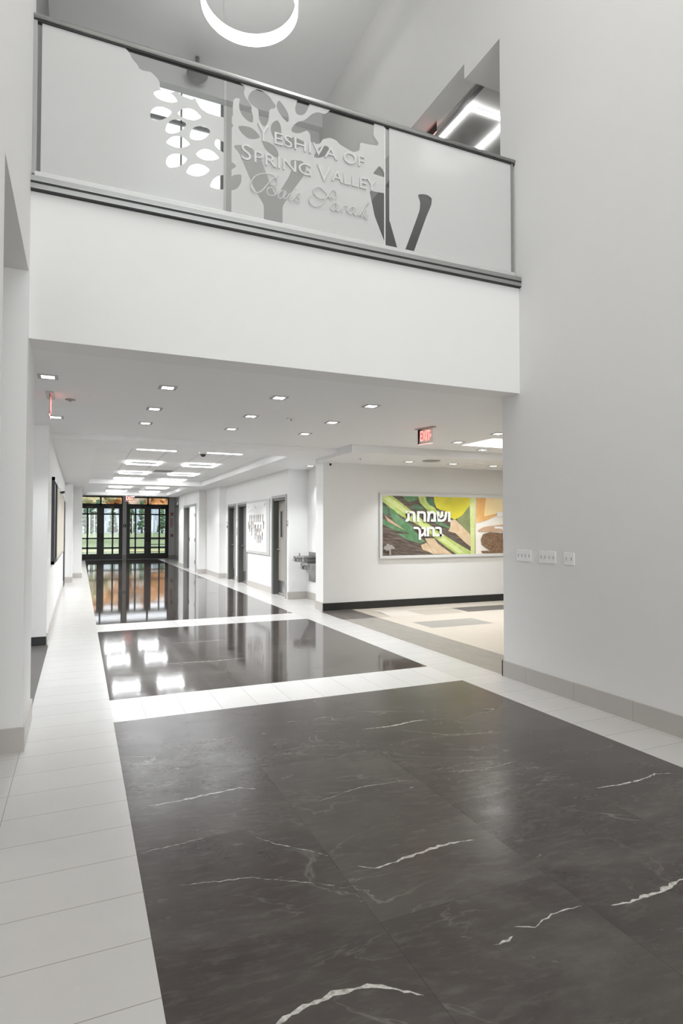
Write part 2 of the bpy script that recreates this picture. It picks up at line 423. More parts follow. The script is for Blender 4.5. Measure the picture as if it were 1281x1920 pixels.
# ---- right side of the foyer, with the upper opening
w = MB()
w.box(XR, XR + 0.6, -4.2, 4.96, 0, ZTOP)                 # big wall
w.box(XR, XR + 0.3, 5.585, 12.0, 6.80, ZTOP)
w.box(XR, XR + 0.3, 4.96, 5.585, 6.62, ZTOP)
w.box(XR + 0.3, XR + 1.6, 4.96, 5.585, 6.62, 6.80)
w.box(XR, XR + 0.3, 9.6, 12.0, 3.85, 6.80)
w.box(XR + 0.6, 14.0, 4.76, 4.96, 0, ZF)
struct('wall_right', w, WALL, 'tall plain light grey wall on the right of the foyer', 'wall')
w = MB()
w.box(4.063, 14.0, 10.13, 10.5, 0, ZF)                   # mural wall incl. pillar end
w.box(4.49, 4.9, 10.5, 12.1, 0, ZF)                      # alcove back
def seg(y0, y1, z0=0): w.box(4.06, 4.5, y0, y1, z0, ZF + 0.02)
seg(12.1, 12.27); seg(12.27, 13.22, 2.2); seg(13.22, 15.52); seg(15.52, 16.46, 2.17); seg(16.46, 16.82); seg(16.82, 17.65, 2.17); seg(17.65, 18.0)
w.box(4.4, 4.5, 12.2, 18.0, 0, ZF)
w.box(3.85, 4.9, 18.0, 20.05, 0, ZF + 0.02)
w.box(3.62, 4.9, 20.05, 20.6, 0, ZF + 0.1); w.box(3.62, 4.9, 20.6, 23.15, 2.3, ZF + 0.1); w.box(3.62, 4.9, 23.15, 24.45, 0, ZF + 0.1); w.box(3.9, 4.9, 20.6, 23.15, 0, 2.3)
w.box(4.40, 4.9, 24.45, 31.3, 0, 3.3)
w.box(13.9, 14.0, 4.9, 10.2, 0, ZF)
struct('wall_right', w, WALL, 'white corridor wall on the right with a pillar, alcove and doorways', 'wall')
# ---- end wall round the glass doors
w = MB()
w.box(1.93, 2.11, 31.12, 31.4, 0, 3.1); w.box(4.115, 4.42, 31.2, 31.4, 0, 3.1); w.box(-0.4, -0.07, 31.2, 31.4, 0, 3.1); w.box(-0.4, 4.5, 31.2, 31.4, 3.055, 3.4)
struct('wall_back', w, WALL, 'white end wall framing the two pairs of glass doors', 'wall')
# ---- wall behind the camera (window surround)
w = MB()
w.box(-1.9, XL + 0.1, -4.4, -4.2, 0, ZTOP); w.box(XR - 0.1, XR + 0.6, -4.4, -4.2, 0, ZTOP); w.box(-1.9, XR + 0.6, -4.4, -4.2, 8.8, ZTOP); w.box(-1.9, XR + .6, -4.4, -4.2, 0, 0.3)
struct('wall_front', w, WALL, 'entrance wall behind the viewer around the tall glazing', 'wall')

# ---- balcony slab / fascia and upper floor
w = MB()
w.box(XL, XR, YF, 4.98, ZF, 3.885)
w.box(-4.0, 14.0, 4.98, 12.0, 3.35, 3.84)
struct('wall_balcony', w, WALL, 'blank white balcony front spanning the foyer', 'balcony front')
# ---- ceilings
w = MB()
CX0, CX1, CY0, CY1 = 5.6, 10.5, 7.2, 8.02                # cove recess
for b in ((-4.0, XL, 5.0, 9.2), (XL, 3.94, 4.98, 9.2), (3.94, CX0, 4.98, 8.6), (CX0, CX1, 4.98, CY0), (CX0, CX1, CY1, 8.6), (CX1, 14.0, 4.98, 8.6)):
    w.box(*b, ZF, 3.35)
w.box(CX0 - .05, CX1 + .05, CY0 - .05, CY1 + .05, 3.0, 3.05)
w.box(3.94, 14.0, 8.6, 10.2, 2.705, 3.35)
struct('ceiling', w, CEIL, 'low white ceiling with downlights under the balcony', 'ceiling')
w = MB()
T1 = (0.22, 3.35, 10.0, 18.15); T2 = (0.22, 3.1, 18.75, 24.3)
x0, x1 = -0.5, 4.9
w.box(x0, x1, 9.2, T1[2], ZC, 3.3)
w.box(x0, T1[0], T1[2], T1[3], ZC, 3.3); w.box(T1[1], x1, T1[2], T1[3], ZC, 3.3)
w.box(x0, x1, T1[3], T2[2], ZC, 3.3)
w.box(x0, T2[0], T2[2], T2[3], ZC, 3.3); w.box(T2[1], x1, T2[2], T2[3], ZC, 3.3)
w.box(x0, x1, T2[3], 25.0, ZC, 3.3)
w.box(x0, x1, 25.0, 31.3, 3.06, 3.3)
struct('ceiling', w, CEIL, 'corridor ceiling border with two recessed trays', 'ceiling')
def grid_mat(name, ox, oy, px, py, w_, col=(0.82, 0.82, 0.81)):
    t = NT(name); x, y, z = sep(t)
    j = t.math('MAXIMUM', joint(t, x, ox, px, w_), joint(t, y, oy, py, w_))
    c = t.mixc(t.noise(90, 2), col, tuple(a * 0.95 for a in col)); c = t.mixc(t.math('MULTIPLY', j, 0.5), c, (0.4, 0.4, 0.39))
    t.link(c, t.b.inputs['Base Color']); t.b.inputs['Roughness'].default_value = 0.85; return t.m
TGRID = grid_mat('lay_in_ceiling_tile', 0.83, 12.78, 0.61, 1.22, 0.022)
w = MB(); w.box(T1[0] - .02, T1[1] + .02, T1[2] - .02, T1[3] + .02, 2.885, 2.93); w.box(T2[0] - .02, T2[1] + .02, T2[2] - .02, T2[3] + .02, 2.885, 2.93)
struct('ceiling', w, TGRID, 'lay-in tile ceiling inside the corridor trays', 'ceiling')
w = MB()
w.box(-1.9, XR + 0.6, -4.4, 10.3, ZTOP, ZTOP + 0.2)
w.box(-0.5, XR, 9.95, 10.1, 8.78, ZTOP)
struct('ceiling', w, CEIL, 'high white ceiling over the foyer', 'ceiling')
# upper back wall with tall window
w = MB()
w.box(-0.5, 0.80, 10.1, 10.3, 3.85, ZTOP); w.box(2.20, XR, 10.1, 10.3, 3.85, ZTOP); w.box(0.80, 2.20, 10.1, 10.3, 3.85, 5.2)
struct('wall_back', w, WALL, 'upper back wall with a bright tall window', 'wall')
# upper side room ceiling / walls
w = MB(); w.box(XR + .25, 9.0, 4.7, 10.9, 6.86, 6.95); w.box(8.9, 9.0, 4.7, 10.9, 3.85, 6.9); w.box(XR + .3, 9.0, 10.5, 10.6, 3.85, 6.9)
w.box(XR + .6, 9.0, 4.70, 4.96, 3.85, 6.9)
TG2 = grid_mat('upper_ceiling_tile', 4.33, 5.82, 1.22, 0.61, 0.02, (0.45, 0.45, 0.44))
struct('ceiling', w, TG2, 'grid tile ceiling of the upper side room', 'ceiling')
# soft shadow gap high on the right wall
w = MB(); w.box(XR - 0.012, XR, 5.0, 10.7, 7.72, 7.95)

# ---- baseboards
w = MB()
w.box(XR - 0.015, XR, -4.2, 4.975, 0, 0.158); w.box(XR - 0.015, XR + 0.3, 4.96, 4.975, 0, 0.158)
struct('baseboard_right', w, TILE_BASE, 'grey stone tile baseboard along the big right wall', 'baseboard')
w = MB()
w.box(-1.7, XL + 0.015, 4.585, 4.6, 0, 0.162); w.box(XL, XL + 0.015, 4.6, 5.33, 0, 0.162)
struct('baseboard_left', w, TILE_BASE, 'grey stone tile baseboard on the left pier', 'baseboard')
w = MB()
w.box(4.06, 14.0, 10.115, 10.13, 0, 0.138); w.box(-4.0, -0.377, 8.615, 8.63, 0, 0.11)
struct('baseboard_back', w, BLACK_BASE, 'black rubber baseboard under the mural', 'baseboard')
w = MB()
w.box(-0.377, -0.365, 8.63, 18.3, 0, 0.15); w.box(-0.377, -0.17, 18.288, 18.3, 0, 0.15); w.box(-0.18, -0.168, 18.3, 19.8, 0, 0.15); w.box(-0.18, 0.087, 19.788, 19.8, 0, 0.15)
w.box(0.075, 0.087, 19.8, 31.2, 0, 0.15)
struct('baseboard_left', w, TILE_BASE, 'light stone baseboard along the left corridor wall', 'baseboard')
w = MB()
w.box(4.048, 4.063, 10.13, 10.5, 0, 0.15); w.box(4.475, 4.49, 10.5, 12.1, 0, 0.15); w.box(4.045, 4.49, 12.085, 12.1, 0, 0.15)
for a, b in ((12.1, 12.2), (13.29, 15.45), (16.53, 16.76), (17.72, 18.0)): w.box(4.045, 4.06, a, b, 0, 0.15)
w.box(3.838, 4.06, 17.985, 18.0, 0, 0.15); w.box(3.835, 3.85, 18.0, 20.05, 0, 0.15); w.box(3.608, 3.85, 20.035, 20.05, 0, 0.15); w.box(3.605, 3.62, 20.05, 20.5, 0, .15); w.box(3.605, 3.62, 23.25, 24.45, 0, 0.15)
w.box(4.385, 4.4, 24.45, 31.2, 0, 0.15); w.box(4.115, 4.4, 31.185, 31.2, 0, 0.15); w.box(1.93, 2.11, 31.105, 31.12, 0, 0.2)
struct('baseboard_right', w, TILE_BASE, 'light stone baseboard along the right corridor wall', 'baseboard')

# ---- entrance glazing behind the viewer
t = empty('window_1', (1.8, -4.3, 0.3), 'tall entrance glazing behind the viewer', 'window', None, 'structure')
w = MB()
for x in (-0.24, 1.1, 2.5, 3.87): w.box(x - .04, x + .04, -4.36, -4.24, 0.3, 8.8)
for z in (.34, 2.6, 5.6, 8.76): w.box(-.24, 3.87, -4.35, -4.25, z - .04, z + .04)
w.build('window_frame', BRONZE, t)
MB().box(-.24, 3.87, -4.31, -4.30, .3, 8.8).build('pane', GLASS, t)
# upper back window
t = empty('window_2', (1.5, 10.2, 5.2), 'bright upper window seen through the leaf cutouts', 'window', None, 'structure')
w = MB()
for x in (0.82, 1.50, 2.18): w.box(x - .012, x + .012, 10.16, 10.24, 5.2, 9.15)
for z in (5.22, 6.6, 8.33, 9.13): w.box(.80, 2.20, 10.16, 10.24, z - .02, z + .02)
w.build('window_frame', GREYPL, t)
MB().box(.81, 2.19, 10.19, 10.20, 5.2, 9.15).build('pane', GLASS, t)

# ---- double glass doors at the corridor end
def glass_doors(name, x0, x1, muntin_flip, label):
    t = empty(name, ((x0 + x1) / 2, 31.25, 0), label, 'door', None, 'structure')
    y0, y1 = 31.18, 31.30
    f = MB()
    f.box(x0, x0 + .05, y0, y1, 0, 3.06); f.box(x1 - .05, x1, y0, y1, 0, 3.06); f.box(x0, x1, y0, y1, 3.0, 3.06)
    f.box(x0, x1, y0, y1, 2.60, 2.69)
    xm = (x0 + x1) / 2; f.box(xm - .04, xm + .04, y0, y1, 2.6, 3.06)
    f.build('door_frame', BRONZE, t)
    for (a, b) in ((x0 + .05, xm - .04), (xm + .04, x1 - .05)):
        MB().box(a, b, 31.235, 31.245, 2.69, 3.0).build('transom_pane', GLASS, t)
    leaves = ((x0 + .05, xm, -1), (xm, x1 - .05, 1))
    for a, b, sd in leaves:
        L = MB(); ya, yb = 31.20, 31.26
        st = 0.115; si = 0.16
        ga, gb = (a + st, b - si) if sd < 0 else (a + si, b - st)
        L.box(a, ga, ya, yb, 0, 2.60); L.box(gb, b, ya, yb, 0, 2.60)
        L.box(ga, gb, ya, yb, 0, .26); L.box(ga, gb, ya, yb, 2.46, 2.60)
        mx = ga + (gb - ga) * (0.38 if sd < 0 else 0.58)
        L.box(mx - .038, mx + .038, ya + .01, yb - .01, .26, 2.46)
        for z0_, z1_ in ((.505, .585), (.975, 1.045), (2.15, 2.22)): L.box(ga, gb, ya + .01, yb - .01, z0_, z1_)
        lf = L.build('door_leaf', BRONZE, t)
        MB().box(ga, gb, 31.226, 31.234, .26, 2.46).build('pane', GLASS, lf)
        hx = b - .07 if sd < 0 else a + .07
        h = MB(); h.tube((hx, 31.14, .85), (hx, 31.14, 1.25), .014, n=8); h.tube((hx, 31.14, .9), (hx, 31.2, .9), .01, n=8); h.tube((hx, 31.14, 1.2), (hx, 31.2, 1.2), .01, n=8)
        h.box(min(hx, (a + b) / 2), max(hx, (a + b) / 2), 31.15, 31.19, 1.0, 1.03)
        h.build('door_handle', DARKPL, lf)
        MB().box((a + b) / 2 - .14, (a + b) / 2 + .14, 31.13, 31.2, 2.5, 2.56).build('door_closer', paint('bronze_closer', (0.10, 0.06, 0.035), 0.4), lf)
    return t
glass_doors('door_1', -0.07, 1.93, 0, 'left pair of dark framed glass doors at the corridor end')
glass_doors('door_2', 2.11, 4.115, 1, 'right pair of dark framed glass doors at the corridor end')

# ---- side doors of the corridor (in walls whose face is a plane X = const)
def lever(x, y, z, par, mat=STEEL, dy=0.11):
    h = MB(); h.tube((x, y, z), (x - .012, y, z), .028, n=16); h.tube((x - .01, y, z), (x - .06, y, z), .009, n=10)
    h.tube((x - .055, y + .005, z), (x - .055, y - dy, z), .010, .008, n=10); return h.build('lever_handle', mat, par)
def side_door(name, y0, y1, zt, leafmat, label, window=False, depth=0.12, casing=CASING, hx=1):
    X = 4.06; t = empty(name, (X, (y0 + y1) / 2, 0), label, 'door', None, 'structure')
    c = MB()
    c.box(X - .022, X, y0 - .06, y0, 0, zt + .06); c.box(X - .022, X, y1, y1 + .06, 0, zt + .06); c.box(X - .022, X, y0, y1, zt, zt + .06)
    c.build('casing', casing, t, bevel=.004)
    j = MB(); th = .05
    j.box(X, X + .33, y0, y0 + th, 0, zt); j.box(X, X + .33, y1 - th, y1, 0, zt); j.box(X, X + .33, y0 + th, y1 - th, zt - th, zt)
    j.box(X + depth - .02, X + depth - .004, y1 - th - .02, y1 - th, 0, zt - th)
    j.build('door_frame', FRAMEG, t)
    l = MB(); xa = X + depth; xb = xa + .045
    ya, yb = y0 + th, y1 - th
    if window:
        wy0, wy1, wz0, wz1 = yb - .30, yb - .16, 1.30, 1.88
        l.box(xa, xb, ya, wy0, .01, zt - th); l.box(xa, xb, wy1, yb, .01, zt - th); l.box(xa, xb, wy0, wy1, .01, wz0); l.box(xa, xb, wy0, wy1, wz1, zt - th)
    else: l.box(xa, xb, ya, yb, .01, zt - th)
    lf = l.build('door_leaf', leafmat, t)
    if window:
        g = MB(); g.box(xa - .008, xa, wy0 - .03, wy0, wz0 - .03, wz1 + .03); g.box(xa - .008, xa, wy1, wy1 + .03, wz0 - .03, wz1 + .03)
        g.box(xa - .008, xa, wy0, wy1, wz0 - .03, wz0); g.box(xa - .008, xa, wy0, wy1, wz1, wz1 + .03); g.build('window_trim', GREYPL, lf)
        MB().box(xa + .015, xa + .02, wy0, wy1, wz0, wz1).build('vision_pane', DARKPL, lf)
    lever(xa, yb - .07, 1.02, lf)
    MB().box(xa - .003, xa, ya + .03, yb - .02, .05, .32).build('kick_plate', STEEL, lf)
    MB().box(X + .05, X + .3, y0 + th, y1 - th, 0, .012).build('threshold', STEEL, t)
    return t, lf
d3, lf3 = side_door('door_3', 12.27, 13.22, 2.17, LEAFTAN, 'beige door with narrow window beside the drinking fountain alcove', True)
s = MB(); s.tube((4.245, 12.9, .10), (4.245, 12.9, .20), .018, n=12); s.tube((4.255, 12.9, .2), (4.20, 12.9, .06), .008, n=8); s.build('door_stop', STEEL, lf3)
side_door('door_4', 15.52, 16.46, 2.14, LEAFGREY, 'grey doorway just beyond the bulletin board')
side_door('door_5', 16.82, 17.65, 2.14, LEAFGREY, 'narrow grey doorway farthest along before the pilaster')
t = empty('door_6', (3.62, 21.9, 0), 'dark doorway with a white panel near the glass doors', 'door', None, 'structure')
c = MB(); X = 3.62
c.box(X - .015, X + .2, 20.55, 20.68, 0, 2.34); c.box(X - .015, X + .2, 23.08, 23.2, 0, 2.34); c.box(X - .015, X + .2, 20.68, 23.08, 2.26, 2.34)
c.build('door_frame', CASING, t)
MB().box(X + .12, X + .165, 21.9, 23.08, .01, 2.26).build('door_leaf', FRAMEG, t)
wl = MB().box(X - .01, X + .035, 20.72, 21.88, .01, 2.26).build('white_leaf', WHITED, t)
for z in (.35, 1.1, 1.95): MB().box(X - .03, X - .01, 20.68, 20.73, z - .06, z + .06).build('hinge', GREYPL, wl)
MB().box(X - .03, X - .01, 21.82, 21.9, 1.05, 1.17).build('latch', DARKPL, wl)
cl = MB(); cl.box(X + .05, X + .12, 22.0, 22.5, 2.12, 2.2); cl.build('door_closer', DARKPL, t)
MB().box(X + .10, X + .12, 22.3, 22.55, 1.62, 1.72).build('door_plate', STEEL, t)
# dark door edge on the left before the pilaster
t = empty('door_7', (-0.377, 17.5, 0), 'dark edged door on the left corridor wall before the pilaster', 'door', None, 'structure')
MB().box(-.377, -.355, 17.0, 18.0, 0, 2.2).build('door_frame', BRONZE, t)

# ================================================================ BALCONY RAILING
RY = 4.755
rail = empty('glass_railing', (1.8, RY, 3.9), 'curvless glass balcony railing with frosted tree film and raised lettering'.replace('curvless ', ''), 'railing')
r = MB(); r.box(XL - .005, XR, 4.655, 4.70, 3.885, 3.975); r.box(XL - .005, XR, 4.648, 4.655, 3.935, 3.975)
ch = r.build('base_channel', ALU, rail, bevel=.003)
MB().box(XL, XR, 4.652, 4.69, 3.922, 3.934).build('channel_gap', DARKGAP, ch)
MB().box(XL, XR, 4.655, 4.69, 3.876, 3.886).build('channel_gap', DARKGAP, ch)
MB().box(XL + .02, XR - .04, 4.70, 4.80, 3.885, 4.035).build('base_shoe', paint('satin_aluminium', (0.62, 0.62, 0.605), 0.45, 0.05, 0.4), rail, bevel=.004)
tr = MB(); n = 20
prof = [(RY + .032 * math.cos(a), 5.182 + .024 * math.sin(a)) for a in [2 * PI * k / n for k in range(n)]]
tr.prism([(XL - .01, y, z) for y, z in prof], (XR + .0 - XL + .01, 0, 0))
top = tr.build('top_rail', STEEL, rail)
for p in top.data.polygons: p.use_smooth = len(p.vertices) == 4
MB().box(XL, XR, RY - .017, RY + .017, 5.148, 5.163).build('rail_gasket', DARKGAP, rail)
MB().box(XL, XL + .025, RY - .02, RY + .02, 4.03, 5.15).build('end_post', ALU, rail)
MB().box(XR - .045, XR - .025, RY - .02, RY + .02, 4.03, 5.15).build('end_post', ALU, rail)
GYF = RY - .006                              # face of glass that carries the film
panels = [(-.310, 1.035), (1.060, 2.497), (2.512, 3.925)]
film_x = [(-.285, 1.035), (1.100, 2.497), (2.548, 3.925)]
def A(x, y): return (220 + x / 4.27, 60 + y / 4.27)
def B(x, y): return (420 + x / 4.27, 130 + y / 4.27)
def C_(x, y): return (600 + x / 3.371, 200 + y / 3.371)
LEFT = [[(40, 100), (65, 130), (100, 170), (120, 220), (160, 260), (175, 295), (210, 312), (265, 318), (310, 360), (342, 405), (338, 462), (430, 490), (445, 480), (480, 478), (520, 515), (600, 545), (622, 525), (640, 570), (670, 615), (720, 650), (800, 675), (880, 690), (900, 300), (300, 60)],
        [(285, 485), (330, 465), (400, 475), (450, 505), (488, 560), (440, 568), (370, 555), (310, 525)],
        [(262, 670), (275, 620), (310, 598), (360, 598), (405, 615), (440, 640), (410, 680), (350, 708), (290, 705), (265, 690)],
        [(478, 650), (520, 615), (570, 608), (620, 625), (680, 685), (620, 710), (560, 700), (510, 680)],
        [(382, 795), (395, 740), (430, 705), (480, 700), (520, 708), (558, 740), (520, 785), (470, 812), (420, 815)],
        [(578, 850), (585, 800), (610, 765), (655, 752), (705, 760), (748, 790), (720, 840), (680, 865), (620, 868)],
        [(385, 885), (430, 840), (480, 830), (530, 845), (588, 900), (540, 925), (480, 930), (430, 912)],
        [(385, 1045), (400, 1000), (440, 975), (500, 975), (565, 1015), (530, 1060), (470, 1085), (410, 1088)],
        [(625, 975), (670, 940), (720, 935), (775, 960), (822, 1012), (770, 1030), (700, 1028), (650, 1005)],
        [(548, 1125), (580, 1070), (640, 1052), (700, 1070), (745, 1105), (700, 1145), (640, 1160), (580, 1145)],
        [(738, 1240), (760, 1185), (800, 1155), (880, 1140), (880, 1262), (800, 1260)],
        [(775, 905), (790, 852), (880, 895), (880, 985), (810, 940)]]
MID = [[(190, 235), (205, 195), (230, 170), (265, 160), (300, 170), (340, 195), (375, 230), (390, 260), (415, 285), (410, 315), (375, 315), (362, 335), (358, 400), (345, 440), (325, 460), (300, 445), (280, 400), (275, 320), (240, 300), (205, 265)],
       [(30, 40), (135, 112), (172, 145), (158, 180), (165, 215), (190, 250), (225, 300), (218, 330), (235, 380), (232, 432), (190, 415), (145, 370), (122, 320), (120, 270), (130, 240), (105, 228), (77, 240), (70, 300), (72, 370), (58, 385), (60, 430), (78, 452), (40, 490), (20, 490)],
       [(110, 455), (160, 452), (215, 465), (260, 500), (295, 548), (240, 562), (190, 555), (150, 520), (125, 490)],
       [(305, 572), (350, 580), (400, 610), (430, 650), (440, 690), (435, 712), (400, 700), (360, 670), (330, 640), (310, 600)],
       [(430, 405), (455, 450), (460, 500), (455, 545), (440, 585), (410, 570), (385, 530), (372, 480), (380, 440), (400, 418)],
       [(440, 245), (470, 280), (505, 335), (520, 380), (515, 430), (480, 400), (440, 350), (420, 300), (425, 270)],
       [(595, 225), (690, 265), (670, 320), (650, 355), (620, 372), (580, 360), (568, 320), (575, 285)],
       [(480, 600), (510, 560), (560, 540), (615, 565), (650, 590), (620, 615), (570, 635), (530, 635)],
       [(535, 490), (555, 450), (590, 420), (630, 415), (670, 390), (700, 360), (750, 342), (810, 360), (860, 320), (1205, 420), (1195, 530), (1240, 590), (1230, 612), (1150, 600), (1090, 585), (1085, 650), (1040, 665), (990, 640), (925, 600), (900, 570), (850, 548), (790, 560), (770, 595), (740, 600), (695, 590), (690, 520), (665, 488), (640, 500), (600, 515), (560, 510)],
       [(725, 680), (770, 620), (820, 610), (850, 640), (810, 695), (760, 712), (720, 705)],
       [(75, 615), (100, 605), (200, 610), (290, 700), (330, 810), (380, 940), (410, 1010), (440, 990), (520, 860), (545, 790), (530, 740), (545, 725), (630, 735), (660, 790), (635, 860), (560, 960), (470, 1095), (468, 1275), (320, 1245), (318, 1085), (240, 950), (150, 740), (120, 670)],
       [(20, 720), (50, 735), (75, 750), (102, 775), (70, 800), (20, 820)],
       [(20, 880), (50, 870), (80, 845), (140, 840), (140, 900), (120, 940), (90, 965), (20, 975)],
       [(1190, 835), (1242, 772), (1270, 800), (1300, 870), (1240, 852)]]
RIGHT = [[(440, 720), (495, 915), (480, 940), (400, 925), (400, 700)],
         [(618, 558), (640, 553), (675, 556), (708, 578), (704, 622), (675, 690), (590, 925), (534, 918), (600, 740), (630, 655), (634, 605)]]
MIDC = [[(312, 530), (425, 551), (425, 900), (345, 690)]]
ZG0, ZG1 = 4.02, 5.15
def smooth_poly(pts, it=1):
    for _ in range(it):
        o = []
        for k in range(len(pts)):
            a, b = pts[k], pts[(k + 1) % len(pts)]
            d = math.hypot(b[0] - a[0], b[1] - a[1])
            if d < 0.02: o.append(((a[0] + b[0]) / 2, (a[1] + b[1]) / 2)); continue
            f = min(0.22, 0.012 / d) if d > 0 else 0.2
            o.append((a[0] * (1 - f) + b[0] * f, a[1] * (1 - f) + b[1] * f)); o.append((a[0] * f + b[0] * (1 - f), a[1] * f + b[1] * (1 - f)))
        pts = o
    return pts
def film(x0, x1, shapes):
    base = MB().box(x0, x1, GYF - .0015, GYF - .0003, ZG0, ZG1).build('frosted_film', FROST)
    cutters = []
    for pts in shapes:
        w_ = smooth_poly([onY(px, py, GYF) for px, py in pts])
        mb = MB(); mb.prism([(a, GYF - .05, b) for a, b in w_], (0, .1, 0)); cutters.append(mb.build('cut'))
    for c in cutters:
        md = base.modifiers.new('cut', 'BOOLEAN'); md.operation = 'DIFFERENCE'; md.object = c; md.solver = 'EXACT'
    n = bake(base, 'frosted_film', FROST, None)
    for c in cutters: bpy.data.objects.remove(c, do_unlink=True)
    return n
shp = [[[A(*p) for p in s_] for s_ in LEFT], [[B(*p) for p in s_] for s_ in MID] + [[C_(*p) for p in s_] for s_ in MIDC], [[C_(*p) for p in s_] for s_ in RIGHT]]
for (a, b), (fa, fb), s_ in zip(panels, film_x, shp):
    g = MB().box(a, b, RY - .006, RY + .006, ZG0, ZG1).build('glass_panel', RGLASS, rail)
    adopt(film(fa, fb, s_), g)
# bright polished joint between the middle and right panes
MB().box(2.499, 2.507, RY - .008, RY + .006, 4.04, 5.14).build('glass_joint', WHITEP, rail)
# raised lettering, each word a part of the railing
YT = GYF - .012
def line_text(body, p0, p1, size, **kw):
    (xa, za), (xb, zb) = onY(*p0, YT), onY(*p1, YT)
    return text(body, 'lettering', LETTER, rail, (xa, YT + .004, (za + zb) / 2), (PI / 2, 0, 0), size, 0.012, width=xb - xa, **kw)
CAP = 0.72
line_text('Y', (483, 263), (505, 267), 0.150 / CAP)
line_text('ESHIVA', (512, 268), (630, 300), 0.105 / CAP)
line_text('OF', (643, 305), (682, 312), 0.105 / CAP)
line_text('S', (451, 298), (469, 300), 0.135 / CAP)
line_text('PRING', (474, 303), (581, 330), 0.103 / CAP)
line_text('V', (595, 337), (620, 341), 0.140 / CAP)
line_text('ALLEY', (622, 340), (706, 358), 0.103 / CAP)
def strokes(lines, origin, sc, name, r=0.0045):
    c = bpy.data.curves.new(name, 'CURVE'); c.dimensions = '3D'; c.bevel_depth = r; c.bevel_resolution = 2; c.resolution_u = 6
    for ln in lines:
        sp = c.splines.new('BEZIER'); sp.bezier_points.add(len(ln) - 1)
        for bp, (x, y) in zip(sp.bezier_points, ln):
            X_, Z_ = onY(origin[0] + x / sc, origin[1] + y / sc, YT); bp.co = (X_, YT, Z_)
            bp.handle_left_type = bp.handle_right_type = 'AUTO'; bp.radius = 1.0
    o = bpy.data.objects.new(name, c); COL.objects.link(o); return bake(o, name, LETTER, rail)
strokes([[(780, 945), (700, 980), (640, 1040), (560, 1140), (500, 1190), (440, 1205), (370, 1170), (345, 1090), (370, 1000), (440, 930), (530, 905), (640, 908), (720, 940), (760, 1000), (765, 1060), (735, 1085), (680, 1085)],
         [(680, 1085), (730, 1110), (755, 1170), (740, 1235), (680, 1255), (625, 1235), (603, 1180), (640, 1130), (690, 1135)],
         [(905, 1190), (860, 1175), (810, 1200), (785, 1260), (800, 1300), (850, 1285), (905, 1195), (880, 1260), (882, 1305), (925, 1290)],
         [(925, 1290), (990, 1230), (965, 1290), (975, 1330), (1030, 1310)], [(1060, 1150), (1070, 1160)],
         [(1030, 1310), (1130, 1230), (1095, 1280), (1125, 1315), (1105, 1355), (1050, 1335)]], (430, 220), 8.54, 'lettering')
strokes([[(430, 960), (400, 910), (350, 850), (290, 800), (240, 790), (205, 820), (205, 870), (250, 925), (320, 945), (375, 930), (405, 870), (440, 832), (480, 838), (503, 880), (495, 930), (465, 940), (430, 920)],
         [(405, 870), (350, 960), (310, 1020), (240, 1050), (180, 1030), (145, 980), (150, 920), (180, 905)],
         [(520, 1015), (480, 1003), (440, 1030), (430, 1075), (460, 1102), (500, 1075), (522, 1018), (498, 1085), (520, 1112), (560, 1085)],
         [(575, 1130), (590, 1070), (600, 1045), (625, 1038), (650, 1050)],
         [(755, 1068), (720, 1055), (680, 1075), (660, 1115), (685, 1145), (725, 1120), (755, 1070), (735, 1130), (750, 1165), (790, 1150)],
         [(800, 1180), (850, 1100), (900, 1020), (935, 990), (920, 985), (880, 1060), (840, 1180), (870, 1125), (905, 1105), (900, 1140), (880, 1190), (900, 1205), (935, 1165)],
         [(640, 1110), (665, 1085), (650, 1120)]], (560, 240), 7.117, 'lettering')

# ================================================================ LAMPS
def downlight():
    t = empty('downlight', (0, 0, 0)); z = 0
    f = MB()
    for a in ((-.082, .082, -.082, -.052), (-.082, .082, .052, .082), (-.082, -.052, -.052, .052), (.052, .082, -.052, .052)): f.box(*a, -.006, 0)
    f.build('trim', paint('downlight_trim', (0.42, 0.42, 0.41), 0.5), t)
    MB().box(-.052, .052, -.052, .052, -.0055, -.002).build('lens', E_DOWN, t)
    sl = bpy.data.lights.new('downlight_lamp', 'SPOT'); sl.energy = SPOT_W; sl.spot_size = math.radians(104); sl.spot_blend = .7; sl.shadow_soft_size = .06; sl.color = (.92, .965, 1)
    so = bpy.data.objects.new('downlight_lamp', sl); COL.objects.link(so); so.location = (0, 0, -.02); so.parent = t
    return t
DL = downlight()
spots = []
rows = {5.82: 'nearest', 6.92: 'middle', 7.91: 'farthest'}; colsn = {-.268: 'first', .75: 'second', 1.85: 'third', 2.895: 'fourth'}
for y, rn in rows.items():
    for x, cn in colsn.items():
        if x < 0 and y == 6.92: continue
        spots.append((x, y, ZF, f'square recessed downlight in the {cn} column from the left, {rn} row of the low ceiling', 'downlights under the balcony'))
spots += [(5.345, 7.74, ZF, 'downlight in the low ceiling left of the bright ceiling recess', 'downlights over the side lobby'),
          (5.377, 6.81, ZF, 'downlight above the bright ceiling recess at the wall corner', 'downlights over the side lobby'),
          (5.447, 9.42, 2.705, 'leftmost downlight in the soffit above the colourful mural', 'downlights above the mural'),
          (6.386, 9.41, 2.705, 'second downlight from the left in the soffit above the mural', 'downlights above the mural'),
          (7.314, 9.42, 2.705, 'third downlight from the left in the soffit above the mural', 'downlights above the mural'),
          (4.25, 11.3, ZC, 'downlight in the ceiling over the drinking fountain alcove', 'downlights over the side lobby'),
          (6.25, 8.33, ZF, 'downlight at the soffit edge under the bright ceiling recess', 'downlights over the side lobby')]
for i, (x, y, z, lb, gr) in enumerate(spots):
    if i == 0: DL.location = (x, y, z); setp(DL, lb, 'ceiling light', gr)
    else: setp(copytree(DL, None, (x, y, z)), lb, 'ceiling light', gr)

